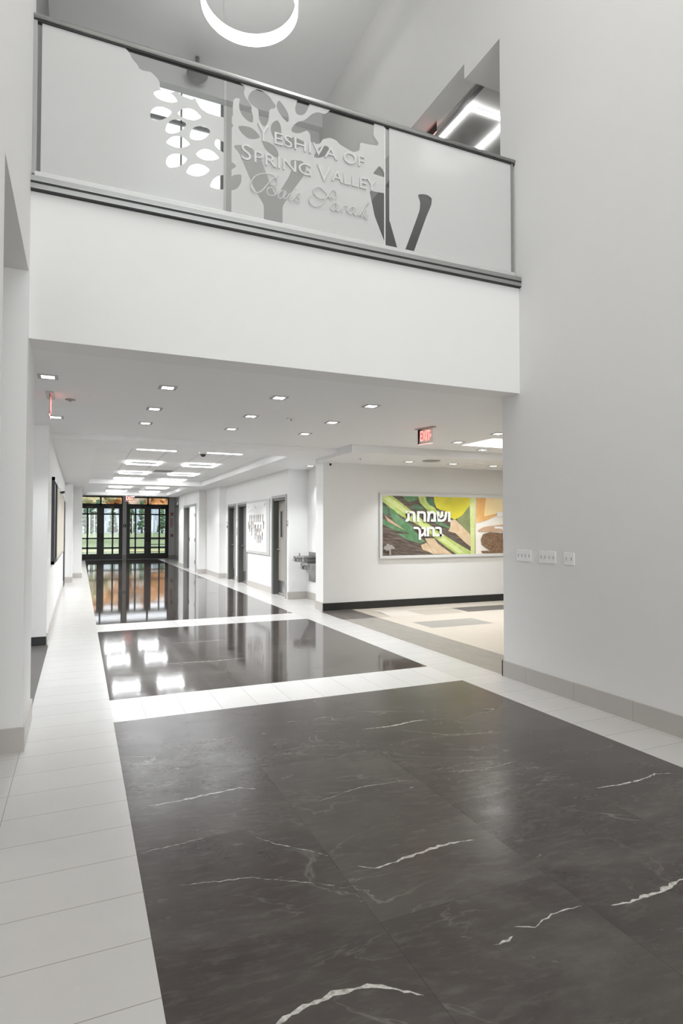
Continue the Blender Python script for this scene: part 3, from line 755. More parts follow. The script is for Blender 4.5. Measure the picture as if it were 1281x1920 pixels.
def panel_light(sx, sy):
    t = empty('panel_light', (0, 0, 0)); e = .042; f = MB()
    f.box(-sx, sx, -sy, -sy + e, -.022, -.006); f.box(-sx, sx, sy - e, sy, -.022, -.006); f.box(-sx, -sx + e, -sy + e, sy - e, -.022, -.006); f.box(sx - e, sx, -sy + e, sy - e, -.022, -.006)
    f.build('light_strip', E_PANEL, t)
    MB().box(-sx, sx, -sy, sy, -.006, 0).build('housing', paint('panel_housing', (0.55, 0.55, 0.54), 0.6), t)
    sl = bpy.data.lights.new('panel_lamp', 'SPOT'); sl.energy = PANEL_W; sl.spot_size = math.radians(134); sl.spot_blend = .35; sl.shadow_soft_size = .0; sl.color = (.95, .975, 1)
    so = bpy.data.objects.new('panel_lamp', sl); COL.objects.link(so); so.location = (0, 0, -.03); so.parent = t
    return t
PL = panel_light(.33, .34); first = True
pr = [(10.6, 'nearest'), (13.2, 'second'), (15.6, 'third'), (17.6, 'fourth'), (21.2, 'fifth'), (23.6, 'farthest')]
for y, rn in pr:
    for x, sd in ((1.23, 'left'), (2.41, 'right')):
        lb = f'square edge-lit light in the {sd} column, {rn} row of the corridor ceiling'
        if first: PL.location = (x, y, 2.885); setp(PL, lb, 'ceiling light', 'edge-lit corridor lights'); first = False
        else: setp(copytree(PL, None, (x, y, 2.885)), lb, 'ceiling light', 'edge-lit corridor lights')
# upper light outline
t = empty('panel_light', (4.9, 6.6, 6.86), 'large glowing rectangular light outline above the balcony rail', 'ceiling light')
f = MB(); X0, X1, Y0, Y1 = 4.47, 5.12, 6.18, 7.4
for b in ((X0, X0 + .04, Y0, Y1), (X1 - .04, X1, Y0, Y1), (X0, X1, Y0, Y0 + .05), (X0, X1, Y1 - .04, Y1)): f.box(*b, 6.83, 6.85)
f.build('light_strip', glow('upper_strip', (1, .99, .97), 14), t); MB().box(X0, X1, Y0, Y1, 6.85, 6.858).build('housing', GREYPL, t)
t = empty('air_slot', (4.4, 6.3, 6.86), 'dark linear air slot beside the upper glowing light', 'vent')
MB().box(4.37, 4.44, 5.75, 8.2, 6.845, 6.86).build('slot', paint('slot_grey', (.12, .12, .12), .6), t)
MB().box(4.345, 4.37, 5.75, 8.2, 6.84, 6.86).build('flange', GREYPL, t)
# cove
t = empty('cove_light', (8.0, 7.6, 3.0), 'bright recessed light cove in the side lobby ceiling', 'ceiling light')
MB().box(CX0 + .03, CX1 - .03, CY0 + .03, CY1 - .03, 2.985, 2.998).build('diffuser', E_COVE, t)

# ring pendant
D2, Hh = 0.60, 0.165; RX, RYY, RZ = 1.98, 7.54, 8.33
ring = empty('ring_pendant', (RX, RYY, RZ), 'large glowing white ring pendant hanging above the balcony', 'pendant light')
MB().lathe([(D2 + .03, Hh), (D2 + .03, 0), (D2, 0), (D2, Hh)], (RX, RYY, RZ), 96, close=True).build('ring_body', E_RING, ring)
for k, a in enumerate((PI * .5 + .38, PI * 1.2, PI * 1.85)):
    MB().tube((RX + D2 * math.cos(a), RYY + D2 * math.sin(a), RZ + Hh), (RX + D2 * math.cos(a), RYY + D2 * math.sin(a), ZTOP), .003, n=6).build('suspension_wire', GREYPL, ring)
# dome fixture on the high ceiling
f = MB(); f.lathe([(.03, 0), (.03, -.25), (.17, -.27), (.17, -.30), (.12, -.36), (.05, -.38)], (1.68, 9.72, ZTOP), 24)
setp(f.build('dome_fixture', GREYPL), 'round dome fixture on the high ceiling seen through the tree cutout', 'ceiling fixture')

# ================================================================ EXIT SIGNS
def exit_sign(loc, rz, label, arrow=False, w=.30, h=.20, group=None):
    t = empty('exit_sign', loc, label, 'exit sign', group); x, y, z = loc
    def put(o):
        o.data.transform(Matrix.Translation(Vector(loc)) @ Matrix.Rotation(rz, 4, 'Z') @ Matrix.Translation(-Vector(loc))); return o
    put(MB().box(x - w / 2 - .03, x + w / 2 + .03, y - .035, y + .035, z - .012, z, ).build('canopy', ALU, t, bevel=.002))
    put(MB().box(x - w / 2, x + w / 2, y - .004, y + .004, z - h - .012, z - .012).build('acrylic_plate', glass('exit_acrylic', (0.99, .93, .92), 1.0), t))
    put(MB().box(x - w / 2, x + w / 2, y - .003, y + .003, z - h - .018, z - h - .012).build('plate_edge', E_EXITGL, t))
    tx = text('EXIT', 'letters', E_EXIT, None, (x, y - .006, z - h + .03), (PI / 2, 0, 0), .19, .002, 'CENTER', bold=.002, width=w * .68)
    put(tx); adopt(tx, t)
    if arrow:
        a = MB(); ax = x + w * .42; az = z - h * .55
        a.prism([(ax, y - .007, az), (ax - .025, y - .007, az + .03), (ax - .025, y - .007, az - .03)], (0, .002, 0)); put(a.build('arrow', E_EXIT, t))
    return t
exit_sign((4.18, 6.80, ZF), math.radians(-74), 'red exit sign hanging from the low ceiling at the side lobby', True, w=.26)
exit_sign((-.28, 6.62, ZF), math.radians(90), 'red exit sign seen edge-on between the two left downlights')
exit_sign((1.75, 24.32, ZC), 0, 'small red exit sign in front of the far glass doors', w=.38, h=.2)
exit_sign((4.19, 6.66, 6.86), math.radians(90), 'red glowing exit sign above the balcony rail', w=.30, h=.2)

# ================================================================ WALL ITEMS
def wallbox(name, px, X, mat, label, cat, thick=.012, group=None, bevel=0.0):
    """flat box on a wall whose face is the plane X; px = (left, top, right, bottom) as (Y far, Z top, Y near, Z bottom)"""
    y1, z1, y0, z0 = px; return setp(MB().box(X - thick, X, y0, y1, z0, z1).build(name, mat, bevel=bevel), label, cat, group)
def switch_plate(y0, y1, z0, z1, n, label, group):
    t = empty('switch_plate', (XR, (y0 + y1) / 2, z0), label, 'light switch', group)
    MB().box(XR - .007, XR, y0, y1, z0, z1).build('cover_plate', WHITEP, t, bevel=.003)
    for k in range(n):
        yc = y0 + (y1 - y0) * (k + .5) / n
        s_ = MB().box(XR - .009, XR - .006, yc - .006, yc + .006, (z0 + z1) / 2 - .013, (z0 + z1) / 2 + .013)
        s_.build('switch_slot', GREYPL, t)
        g = MB(); zc = (z0 + z1) / 2; g.prism([(XR - .008, yc - .005, zc - .008), (XR - .008, yc + .005, zc - .008), (XR - .018, yc + .004, zc + .008), (XR - .018, yc - .004, zc + .008)], (0, 0, .004)); g.build('toggle', WHITEP, t)
switch_plate(4.541, 4.746, 1.178, 1.290, 4, 'white four-gang switch plate on the big right wall, leftmost of three', 'switch plates on the right wall')
switch_plate(4.219, 4.431, 1.176, 1.290, 4, 'white four-gang switch plate on the right wall, middle of three', 'switch plates on the right wall')
switch_plate(3.995, 4.119, 1.176, 1.284, 2, 'small two-gang switch plate, rightmost on the big right wall', 'switch plates on the right wall')

# ---- mural
MY = 10.13
mur = empty('mural_print', (7.2, MY, .92), 'wide framed colour mural of palm fronds, citron and Hebrew lettering on white wall', 'picture')
mx0, mx1, mz0, mz1 = 5.20, 9.3, .925, 2.175
def M(x, y):
    X_, Z_ = onY(700 + x / 5.124, 910 + y / 5.124, MY - .03); return (min(max(X_, mx0 + .05), mx1), Z_)
fr = MB(); e = .055
fr.box(mx0, mx1, MY - .045, MY - .001, mz1 - e, mz1); fr.box(mx0, mx1, MY - .045, MY - .001, mz0, mz0 + e); fr.box(mx0, mx0 + e, MY - .045, MY - .001, mz0 + e, mz1 - e); fr.box(mx1 - e, mx1, MY - .045, MY - .001, mz0 + e, mz1 - e)
fr.build('picture_frame', paint('white_frame', (.72, .72, .71), .5), mur, bevel=.003)
def woodmat():
    t = NT('printed_wood'); x, y, z = sep(t); mp = t.new('ShaderNodeCombineXYZ')
    t.link(t.math('MULTIPLY', x, 1.2), mp.inputs[0]); t.link(t.math('ADD', t.math('MULTIPLY', z, 9.0), t.math('MULTIPLY', x, 1.6)), mp.inputs[1])
    n = t.noise(3.2, 6, .65, mp.outputs[0], .3)
    t.link(t.ramp(n, [(.3, (.05, .035, .03)), (.5, (.14, .11, .09)), (.7, (.27, .22, .18))]), t.b.inputs['Base Color']); t.b.inputs['Roughness'].default_value = .4; return t.m
WOOD = woodmat()
iz0, iz1 = mz0 + e, mz1 - e
XB = M(980, 300)[0]
MB().box(mx0 + e, XB, MY - .030, MY - .002, iz0, iz1).build('wood_print', WOOD, mur)
def pc(name, c1, c2=None, sc=6):
    t = NT(name); n = t.noise(sc, 5, .6, None, .5); c2 = c2 or tuple(a * .75 for a in c1)
    t.link(t.mixc(t.ramp(n, [(.35, (0, 0, 0)), (.65, (1, 1, 1))]), c1, c2), t.b.inputs['Base Color']); t.b.inputs['Roughness'].default_value = .4; return t.m
LIME = pc('print_lime', (.42, .55, .10), (.60, .70, .28), 9); GREEN = pc('print_green', (.10, .24, .11), (.20, .36, .20)); DGREEN = pc('print_dark_green', (.06, .15, .08), (.14, .26, .15))
YEL = pc('print_yellow', (.80, .68, .05), (.62, .62, .08), 2.5); BEIGE = pc('print_beige', (.78, .62, .42), (.66, .48, .30)); OLIVE = pc('print_olive', (.22, .26, .12), (.30, .33, .16))
PALE = pc('print_pale_green', (.62, .72, .25), (.75, .80, .42)); ORNG = pc('print_orange', (.78, .42, .14), (.90, .60, .26), 1.5); CREAM = pc('print_cream', (.90, .84, .74), (.95, .92, .86), 3)
BROWN = pc('print_brown', (.16, .085, .05), (.34, .22, .14), 22); TAN = pc('print_tan', (.62, .40, .26), (.72, .52, .36), 3); PWHITE = paint('print_white', (.93, .93, .91), .5, .01)
_lay = [0]
def art(nm, mat, pts, clamp=XB):
    _lay[0] += 1; yy = MY - .030 - .0004 * _lay[0]
    q = []
    for p in pts:
        X_, Z_ = M(*p); q.append((min(X_, clamp), yy, min(max(Z_, iz0), iz1)))
    mb = MB(); mb.poly(q); o = mb.build(nm, mat, mur); return o
art('frond_print', LIME, [(80, 85), (180, 85), (300, 190), (400, 270), (500, 350), (600, 420), (700, 490), (830, 570), (950, 640), (940, 665), (800, 665), (700, 590), (560, 480), (440, 385), (330, 330), (220, 260), (80, 150)])
art('frond_edge_print', PALE, [(85, 95), (140, 100), (300, 215), (500, 370), (690, 510), (880, 650), (820, 655), (650, 530), (440, 375), (260, 240), (90, 120)])
art('leaf_print', DGREEN, [(82, 190), (130, 200), (150, 260), (120, 300), (82, 250)])
art('leaf_print', GREEN, [(150, 205), (210, 245), (260, 310), (330, 350), (380, 400), (420, 470), (360, 470), (290, 430), (220, 370), (170, 300)])
art('leaf_print', GREEN, [(82, 320), (150, 350), (230, 370), (290, 420), (300, 450), (200, 430), (82, 370)])
art('leaf_print', GREEN, [(220, 460), (320, 470), (400, 440), (470, 510), (500, 545), (440, 555), (330, 525)])
art('leaf_print', GREEN, [(285, 95), (350, 92), (430, 95), (420, 140), (350, 160), (300, 140)])
art('leaf_print', DGREEN, [(360, 205), (410, 180), (470, 200), (490, 230), (420, 235)])
art('leaf_print', LIME, [(430, 95), (500, 95), (560, 180), (610, 240), (700, 300), (640, 300), (520, 240), (450, 170)])
art('leaf_print', DGREEN, [(505, 110), (575, 130), (585, 210), (540, 190), (510, 150)])
art('leaf_print', GREEN, [(540, 300), (640, 350), (740, 400), (740, 420), (660, 390), (570, 350)])
art('twig_print', TAN, [(110, 290), (150, 320), (290, 420), (310, 435), (250, 405), (140, 345)])
art('citron_print', YEL, [(580, 100), (930, 110), (930, 200), (880, 270), (820, 310), (780, 330), (740, 310), (700, 250), (640, 235), (605, 215), (585, 160)])
art('leaf_print', OLIVE, [(930, 190), (930, 470), (850, 390), (800, 325), (850, 290)])
art('bark_print', BEIGE, [(740, 335), (790, 330), (860, 400), (930, 470), (935, 590), (870, 540), (790, 460), (720, 440), (740, 400)])
art('bark_print', BEIGE, [(455, 575), (510, 550), (560, 620), (590, 665), (520, 635), (475, 620)])
art('bark_print', BEIGE, [(495, 510), (585, 510), (620, 560), (730, 640), (760, 665), (590, 660), (540, 590)])
art('divider_print', PALE, [(925, 110), (978, 112), (975, 660), (935, 660)])
MB().box(XB, mx1 - e, MY - .034, MY - .002, iz0, iz1).build('sunlit_print', CREAM, mur)
def art2(nm, mat, pts): _lay[0] += 1; yy = MY - .036 - .0004 * _lay[0]; mb = MB(); mb.poly([(M(*p)[0], yy, min(max(M(*p)[1], iz0), iz1)) for p in pts]); return mb.build(nm, mat, mur)
art2('sky_print', ORNG, [(985, 115), (1700, 115), (1700, 240), (1250, 250), (1100, 330), (1000, 360), (985, 350)])
art2('ray_print', PALE if False else pc('print_glow', (.95, .72, .36), (.98, .86, .56), 1.5), [(1080, 118), (1500, 118), (1300, 240), (1060, 300)])
art2('table_print', TAN, [(1000, 430), (1060, 400), (1500, 340), (1500, 440), (1010, 445)])
art2('basket_print', BROWN, [(1030, 520), (1050, 470), (1120, 450), (1500, 480), (1500, 650), (1200, 650), (1110, 620), (1040, 570)])
art2('shade_print', BROWN, [(1030, 630), (1200, 625), (1240, 650), (1050, 652)])
# white Hebrew words on the mural
def heb(body, p0, p1, hpx):
    (xa, za), (xb, zb) = M(*p0), M(*p1); hgt = hpx / 5.124 / FPX * 11.2
    o = text(body, 'lettering', PWHITE, mur, (xa, MY - .052, (za + zb) / 2), (PI / 2, 0, 0), hgt / .62, .004, width=xb - xa, bold=.010)
    return o
heb('תחמשו', (305, 340), (735, 350), 100)
heb('ךגחב', (385, 480), (665, 490), 90)
heb('ינ', (1178, 310), (1330, 315), 60)
heb('ךי', (1165, 475), (1330, 480), 90)
# small tree emblem lower left
em = MB()
for cx_, cy_, rr in ((110, 600, 18), (135, 580, 20), (165, 590, 20), (185, 600, 14), (150, 605, 22), (125, 615, 14)):
    X_, Z_ = M(cx_, cy_); R_ = rr / 5.124 / FPX * 11.2
    em.poly([(X_ + R_ * math.cos(a), MY - .062 - .0003 * (cx_ % 7), Z_ + R_ * math.sin(a)) for a in [k * PI / 7 for k in range(14)]])
em.poly([(M(*p)[0], MY - .061, M(*p)[1]) for p in ((145, 605), (160, 605), (165, 668), (148, 668))])
em.build('tree_emblem', paint('emblem_grey', (.42, .4, .38), .5, .1), mur)

# ---- bulletin board with paper cover (right corridor wall)
bb = empty('bulletin_board', (4.06, 14.4, .88), 'bulletin board covered with a white paper heart of colourful figures', 'bulletin board')
MB().box(4.03, 4.06, 13.42, 15.50, .87, 2.19).build('board_frame', paint('light_board_frame', (.55, .55, .54), .5), bb, bevel=.003)
bd = MB(); bd.box(4.022, 4.03, 13.62, 15.47, .93, 2.14); bd.build('paper_cover', paint('white_paper', (.80, .80, .785), .8, .03), bb)
rnd = random.Random(11)
cols = [paint('figure_' + n, c, .7, .2) for n, c in (('dark', (.10, .09, .08)), ('yellow', (.62, .55, .20)), ('pink', (.6, .33, .3)), ('grey', (.3, .3, .32)), ('brown', (.28, .18, .13)))]
for k, (u, v) in enumerate([(u_, v_) for v_, us in ((.72, (.2, .3, .42, .52, .62, .72, .84)), (.58, (.14, .28, .36, .88)), (.52, (.2, .44, .5, .62, .75)), (.44, (.3, .56, .68)), (.36, (.48, .82)), (.30, (.58, .66, .74))) for u_ in us]):
    yy = 15.47 - 1.85 * u; zz = .93 + 1.21 * v
    f = MB(); f.box(4.019, 4.022, yy - .03, yy + .03, zz - .05, zz + .035); f.box(4.018, 4.022, yy - .02, yy + .02, zz - .15, zz - .05, cols[(k * 2 + 1) % 5])
    f.build('paper_figure', cols[0 if k % 3 else 4], bb)
for k in range(26):
    yy = 15.4 - 1.7 * rnd.random(); zz = .98 + .26 * rnd.random() if k % 2 else 1.92 + .16 * rnd.random()
    MB().box(4.0195, 4.022, yy - .04, yy + .04, zz - .012, zz + .012).build('paper_note', paint('faded_print', (.60, .58, .56), .8) if k == 0 else bpy.data.materials['faded_print'], bb)

def sign(name, X, y0, y1, z0, z1, label, mat=GREYPL):
    t = empty(name, (X, (y0 + y1) / 2, z0), label, 'sign'); MB().box(X - .008, X, y0, y1, z0, z1).build('plate', mat, t)
    MB().box(X - .010, X - .008, y0 + .01, y1 - .02, (z0 + z1) / 2, z1 - .03).build('number_field', WHITEP, t); return t
sign('room_sign', 4.06, 12.12, 12.19, 1.54, 1.66, 'small grey room sign right of the beige door')
sign('room_sign', 4.06, 17.75, 17.88, 1.50, 1.68, 'small dark room sign left of the farthest grey doorway', DARKPL)
sign('room_sign', 4.06, 16.52, 16.66, 1.3, 1.75, 'tall narrow notice between the two grey doorways')
t = empty('door_sign', (2.02, 31.12, 1.55), 'small dark sign on the white post between the glass doors', 'sign')
MB().box(1.95, 2.09, 31.108, 31.12, 1.55, 1.70).build('plate', DARKPL, t); MB().box(1.99, 2.03, 31.104, 31.108, 1.58, 1.67).build('symbol', WHITEP, t)
# fire devices on the end wall
t = empty('fire_strobe', (4.27, 31.2, 2.13), 'small red fire alarm strobe right of the glass doors', 'fire alarm'); MB().box(4.22, 4.33, 31.15, 31.2, 2.13, 2.28).build('housing', REDPL, t); MB().box(4.25, 4.30, 31.14, 31.15, 2.16, 2.21).build('strobe_lens', WHITEP, t)
t = empty('fire_notice', (4.25, 31.2, 1.5), 'tall red and white fire notice below the strobe', 'sign'); MB().box(4.16, 4.34, 31.19, 31.2, 1.5, 2.05).build('board', WHITEP, t)
f = MB()
for k in range(8): f.box(4.18, 4.32, 31.185, 31.19, 1.54 + k * .06, 1.575 + k * .06)
f.build('red_print', REDPR, t)
t = empty('fire_pull_station', (4.28, 31.2, 1.07), 'red fire pull station lowest on the end wall', 'fire alarm'); MB().box(4.22, 4.34, 31.16, 31.2, 1.07, 1.2).build('housing', REDPL, t); MB().box(4.24, 4.32, 31.15, 31.16, 1.12, 1.14).build('pull_handle', WHITEP, t)
t = empty('emergency_light', (4.4, 29.5, 2.6), 'white emergency light high on the far right wall', 'emergency light'); MB().box(4.3, 4.4, 29.3, 29.7, 2.6, 2.75).build('housing', WHITEP, t, bevel=.01)
f = MB(); f.tube((4.30, 29.4, 2.58), (4.24, 29.4, 2.54), .05, n=12); f.tube((4.30, 29.6, 2.58), (4.24, 29.6, 2.54), .05, n=12); f.build('lamp_heads', GREYPL, t)
t = empty('thermostat', (3.62, 23.7, 1.5), 'small white thermostat beside the far dark doorway', 'thermostat'); MB().box(3.6, 3.62, 23.6, 23.72, 1.5, 1.62).build('body', WHITEP, t); MB().box(3.598, 3.6, 23.63, 23.69, 1.56, 1.6).build('display', GREYPL, t)

# ---- drinking fountain (two basins) in the alcove
STEEL_F = paint('fountain_steel', (.34, .34, .335), .3, .1, 1.0)
fo = empty('drinking_fountain', (4.49, 11.5, .5), 'stainless two-level drinking fountain in the alcove beside the pillar', 'drinking fountain')
def basin(yc, zt, proj):
    xb = 4.49; n = 20; pts = []
    for k in range(n + 1):
        a = PI / 2 + PI * k / n; pts.append((xb - proj + .17 + .17 * math.cos(a) * 1.0, yc - .0 + .19 * math.sin(a)))
    pts = [(xb, yc + .19)] + pts + [(xb, yc - .19)]
    mb = MB(); mb.prism([(x, y, zt - .045) for x, y in pts], (0, 0, .045))
    cx_, cy_ = xb - proj / 2, yc
    low = [(cx_ + (x - cx_) * .93, cy_ + (y - cy_) * .93) for x, y in pts]
    mb.prism([(x, y, zt - .115) for x, y in low], (0, 0, .07))
    o = mb.build('basin', STEEL_F, fo, bevel=.006)
    inner = [(cx_ + (x - cx_) * .72, cy_ + (y - cy_) * .72) for x, y in pts]
    MB().prism([(x, y, zt + .0005) for x, y in inner], (0, 0, .002)).build('bowl', paint('bowl_shadow_steel', (.3, .3, .3), .25, .1, 1.0), o)
    h = MB(); h.tube((xb - proj + .16, yc + .10, zt), (xb - proj + .16, yc + .10, zt + .05), .013, n=12); h.tube((xb - proj + .16, yc + .10, zt + .045), (xb - proj + .12, yc + .04, zt + .065), .012, n=12); h.build('bubbler', STEEL_F, o)
    MB().box(xb - proj - .004, xb - proj + .01, yc - .06, yc + .06, zt - .095, zt - .06).build('push_bar', GREYPL, o)
basin(11.72, .925, .44); basin(11.28, .795, .44)
MB().prism([(4.49, 11.05, .68), (4.49, 11.05, .42), (4.40, 11.05, .42), (4.22, 11.05, .68)], (0, .42, 0)).build('skirt', STEEL_F, fo)
MB().prism([(4.49, 11.54, .81), (4.49, 11.54, .55), (4.42, 11.54, .55), (4.25, 11.54, .81)], (0, .36, 0)).build('skirt', STEEL_F, fo)
MB().box(4.478, 4.49, 10.95, 12.0, .38, 1.0).build('back_panel', STEEL_F, fo)

# ---- left corridor wall boards
t = empty('framed_board', (-.377, 10.25, .97), 'black framed board seen almost edge-on on the left corridor wall', 'board')
f = MB(); y0, y1, z0, z1 = 9.68, 10.86, .97, 2.25
f.box(-.377, -.335, y0, y0 + .05, z0, z1); f.box(-.377, -.335, y1 - .05, y1, z0, z1); f.box(-.377, -.335, y0, y1, z0, z0 + .05); f.box(-.377, -.335, y0, y1, z1 - .05, z1)
f.build('frame', DARKPL, t); MB().box(-.377, -.36, y0 + .05, y1 - .05, z0 + .05, z1 - .05).build('board_face', FRAMEG, t)
t = empty('cork_board', (-.377, 14.0, .9), 'long beige cork board with aluminium frame on the left corridor wall', 'board')
f = MB(); y0, y1, z0, z1 = 11.35, 16.4, .93, 2.25
f.box(-.377, -.35, y0, y0 + .04, z0, z1); f.box(-.377, -.35, y1 - .04, y1, z0, z1); f.box(-.377, -.35, y0, y1, z0, z0 + .04); f.box(-.377, -.35, y0, y1, z1 - .04, z1)
f.build('frame', CASING, t); MB().box(-.377, -.358, y0 + .04, y1 - .04, z0 + .04, z1 - .04).build('cork_face', paint('beige_cork', (.60, .55, .47), .8, .1), t)

# ---- ceiling devices
def camera_dome(loc, label, r=.05, side=None):
    t = empty('security_camera', loc, label, 'security camera'); x, y, z = loc
    MB().lathe([(r, 0), (r, -.02), (r * .85, -.03)], loc, 20).build('camera_base', WHITEP, t)
    MB().lathe([(r * .7, -.03), (r * .62, -.05), (r * .4, -.068), (r * .1, -.075)], loc, 20).build('dome', DARKPL, t)
camera_dome((1.87, 10.03, ZC), 'small dome camera at the near edge of the corridor tray', .07)
camera_dome((4.16, 10.02, 2.705), 'small dark dome camera above the pillar beside the mural', .035)
t = empty('security_camera', (-.377, 15.3, 2.2), 'small camera on the left corridor wall above the cork board', 'security camera')
MB().box(-.377, -.30, 11.9, 12.0, 2.16, 2.22).build('bracket', WHITEP, t); MB().lathe([(.045, 0), (.04, -.03), (.02, -.045)], (-.29, 11.95, 2.17), 16).build('dome', DARKPL, t)
for loc, lb in (((-.1, 6.77, ZF), 'sprinkler cover beside the left exit sign'), ((2.34, 6.89, ZF), 'round white sprinkler cover in the middle of the low ceiling'), ((4.42, 9.3, 2.705), 'sprinkler cover in the soffit left of the mural')):
    t = empty('sprinkler', loc, lb, 'sprinkler'); MB().lathe([(.05, 0), (.05, -.006), (.035, -.01)], loc, 20).build('escutcheon', GREYPL if loc[0] < 0 else WHITEP, t); MB().tube((loc[0], loc[1], loc[2] - .01), (loc[0], loc[1], loc[2] - .028), .012, n=10).build('sprinkler_head', STEEL, t)
t = empty('ceiling_speaker', (5.75, 9.15, 2.705), 'round flush speaker in the soffit above the mural', 'speaker'); MB().lathe([(.16, 0), (.16, -.006), (.14, -.012)], (5.75, 9.15, 2.705), 32).build('grille', GREYPL, t)
t = empty('smoke_detector', (2.0, 21.9, 2.885), 'small white smoke detector between the far panel lights', 'smoke detector'); MB().lathe([(.09, 0), (.09, -.03), (.06, -.06)], (2.0, 21.9, 2.885), 24).build('body', WHITEP, t); MB().lathe([(.03, -.06), (.02, -.07)], (2.0, 21.9, 2.885), 12).build('sensor', GREYPL, t)
t = empty('return_grille', (1.85, 15.0, 2.885), 'flat air grille between the two columns of corridor lights', 'vent')
f = MB()
for k in range(10): f.box(1.62, 2.06, 14.75 + k * .05, 14.775 + k * .05, 2.875, 2.885)
f.build('slats', GREYPL, t)

# ================================================================ OUTSIDE
def grassmat():
    t = NT('lawn_grass'); x, y, z = sep(t)
    c = t.ramp(t.noise(.35, 6, .7), [(.3, (.06, .10, .035)), (.55, (.10, .15, .045)), (.75, (.16, .18, .065))])
    t.link(c, t.b.inputs['Base Color']); t.b.inputs['Roughness'].default_value = .9; return t.m
def lz(y): return 0.0 if y < 40 else 0.9 * min(1, (y - 40) / 38)
g = MB(); ys = [31.9, 36, 40, 50, 60, 70, 78, 130]
for a, b in zip(ys, ys[1:]): g.poly([(-70, a, lz(a) - .05), (90, a, lz(a) - .05), (90, b, lz(b) - .05), (-70, b, lz(b) - .05)])
struct('lawn', g, grassmat(), 'green lawn outside the glass doors', 'lawn')
g = MB(); g.poly([(-40, 41.5, lz(41.5) - .03), (50, 41.5, lz(41.5) - .03), (50, 43, lz(43) - .03), (-40, 43, lz(43) - .03)])
struct('path', g, paint('sandy_path', (.36, .29, .13), .9, .2), 'sandy strip across the lawn', 'path')
g = MB(); g.box(-6, 9, 31.4, 33.2, -.12, -.02); struct('terrace', g, paint('concrete', (.42, .42, .4), .9, .1), 'concrete landing outside the doors', 'paving')
def foliage(name, c1, c2):
    t = NT(name); t.link(t.ramp(t.noise(2.2, 6, .75), [(.35, c1), (.65, c2)]), t.b.inputs['Base Color']); t.b.inputs['Roughness'].default_value = .9; return t.m
F_OR = foliage('autumn_orange', (.42, .16, .05), (.75, .42, .18)); F_YE = foliage('autumn_yellow', (.36, .31, .16), (.62, .54, .34)); F_GR = foliage('summer_green', (.14, .19, .09), (.38, .42, .24)); F_EV = foliage('evergreen', (.03, .075, .035), (.12, .20, .10)); F_BR = foliage('bare_brown', (.30, .22, .16), (.55, .45, .36))
BARK = paint('bark', (.10, .075, .055), .9, .3)
def crown(mb, x, y, z, rx, rz, n, rnd, cone=False):
    for k in range(n):
        if cone:
            u = rnd.random(); a = rnd.uniform(0, 2 * PI); rr = rx * (1 - u) * .8; p = Vector((x + rr * math.cos(a), y + rr * math.sin(a), z + rz * 2 * u)); s_ = rx * .35
        else:
            d = Vector((rnd.gauss(0, 1), rnd.gauss(0, 1), rnd.gauss(0, 1))).normalized() * rnd.uniform(.35, 1); p = Vector((x + d.x * rx, y + d.y * rx, z + d.z * rz)); s_ = rx * rnd.uniform(.22, .38)
        m = Matrix.Translation(p) @ Matrix.Rotation(rnd.uniform(0, 6), 4, 'Z') @ Matrix.Diagonal((s_, s_, s_ * .8, 1))
        r_ = bmesh.ops.create_icosphere(mb.bm, subdivisions=2, radius=1, matrix=m)
        for v in r_['verts']: v.co += Vector((rnd.uniform(-1, 1), rnd.uniform(-1, 1), rnd.uniform(-1, 1))) * s_ * .22
def tree(x, y, h, r, mat, label, group, cone=False, seed=0):
    rnd = random.Random(seed); z0 = lz(y) - .05
    t = empty('evergreen_tree' if cone else 'leafy_tree', (x, y, z0), label, 'tree', group)
    MB().tube((x, y, z0), (x, y, z0 + h * .55), .12, .07, n=8).build('trunk', BARK, t)
    mb = MB()
    if cone: crown(mb, x, y, z0 + .25, r, (h - .4) / 2, 46, rnd, True)
    else: crown(mb, x, y, z0 + h * .62, r, h * .38, 60, rnd)
    mb.build('crown', mat, t)
def gx(px, Y): a = ray(px, 990); return a.x * Y / a.y
for i, (px, Y, h, r, mt, lb) in enumerate([(152, 100, 9, 3.8, F_GR, 'green tree behind the left transom pane'), (178, 92, 7.6, 2.4, F_YE, 'small yellowish tree behind the left glass doors'), (203, 96, 9.5, 3.6, F_OR, 'orange autumn tree behind the left pair of glass doors'),
        (224, 110, 9.5, 3.6, F_OR, 'orange tree just left of the white door post'), (248, 97, 9, 3.4, F_BR, 'pale brown tree right of the white door post'), (268, 112, 9.5, 3.4, F_BR, 'pale brown tree behind the middle of the right glass doors'),
        (288, 98, 9.5, 3.4, F_OR, 'orange tree behind the rightmost glass door leaf'), (312, 108, 9.5, 3.8, F_YE, 'yellow-green tree at the right edge of the glass doors')]):
    tree(gx(px, Y), Y, h, r, mt, lb, 'autumn trees beyond the lawn', False, i + 1)
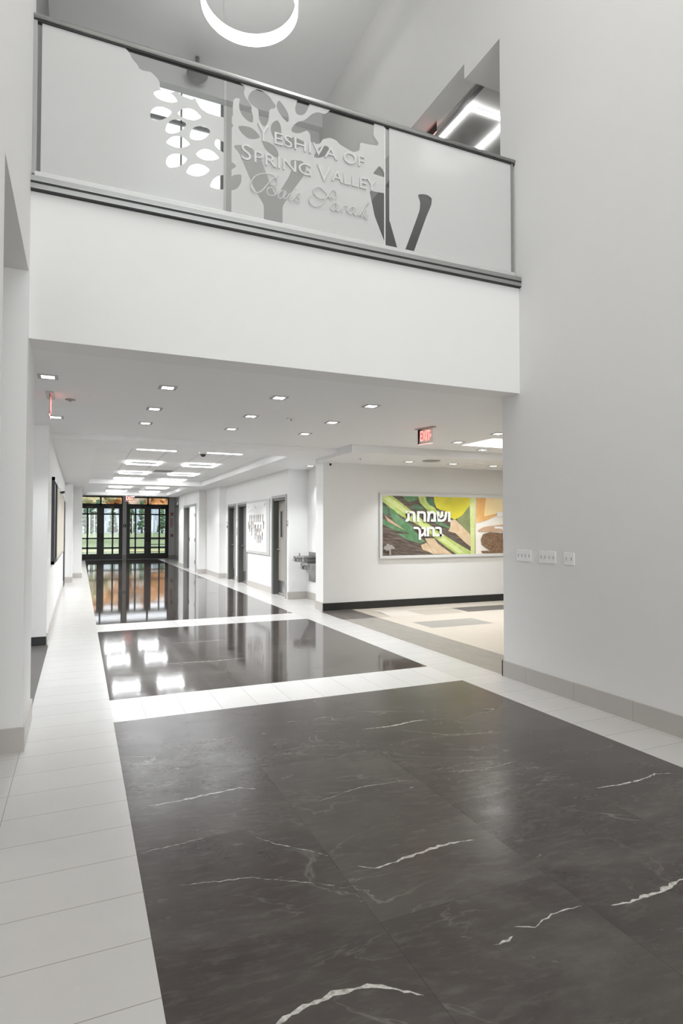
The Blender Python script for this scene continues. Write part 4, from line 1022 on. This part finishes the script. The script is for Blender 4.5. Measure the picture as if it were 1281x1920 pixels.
for i, (px, lb) in enumerate([(160, 'leftmost dark evergreen in the hedge row'), (172, 'second dark evergreen from the left'), (183, 'third dark evergreen from the left'), (212, 'evergreen in the second glass door leaf'), (247, 'evergreen right of the white door post'), (266, 'small evergreen beside the centre of the right doors'), (304, 'rightmost dark evergreen in the hedge row')]):
    tree(gx(px, 80), 80, 3.2 + .5 * (i % 3), .62, F_EV, lb, 'evergreens along the lawn', True, 40 + i)
# pale fence / house siding behind
t = empty('vinyl_fence', (10, 86, .9), 'pale blue-grey fence behind the evergreens', 'fence')
f = MB(); xa, xb = gx(140, 86), gx(330, 86)
k = xa
while k < xb: f.box(k, k + .5, 86, 86.06, .85, 4.3); k += .54
f.build('boards', paint('pale_siding', (.42, .50, .60), .6), t); MB().box(xa, xb, 85.95, 86, 4.3, 4.4).build('top_rail', WHITEP, t)
def goal(px0, px1, Y, lb):
    a, b = gx(px0, Y), gx(px1, Y); t = empty('goal_frame', (a, Y, lz(Y)), lb, 'goal'); z0 = lz(Y) - .05
    for x in (a, b): MB().tube((x, Y, z0), (x, Y, z0 + 2.4), .04, n=10).build('post', WHITEP, t)
    MB().tube((a, Y, z0 + 2.4), (b, Y, z0 + 2.4), .04, n=10).build('crossbar', WHITEP, t)
goal(168, 177, 62, 'white goal frame on the lawn behind the left glass doors')
goal(249, 286, 62, 'white goal frame on the lawn behind the right glass doors')
# bench outside on the right
bx = 4.0; by = 34.2
t = empty('garden_bench', (bx, by, -.02), 'dark bench with grey seat outside the rightmost door', 'bench')
BD = paint('dark_metal', (.03, .03, .03), .5); zb = -.02
for dx in (-.5, .5): 
    for dy in (-.2, .2): MB().box(bx + dx - .03, bx + dx + .03, by + dy - .03, by + dy + .03, zb, .45 if dy < 0 else .95).build('leg', BD, t)
MB().box(bx - .6, bx + .6, by - .28, by + .26, .42, .5).build('seat', paint('bench_seat', (.16, .18, .22), .7), t)
f = MB(); f.box(bx - .58, bx + .58, by + .2, by + .25, .88, .96); f.box(bx - .58, bx + .58, by + .2, by + .25, .6, .64)
f.build('backrest', BD, t)
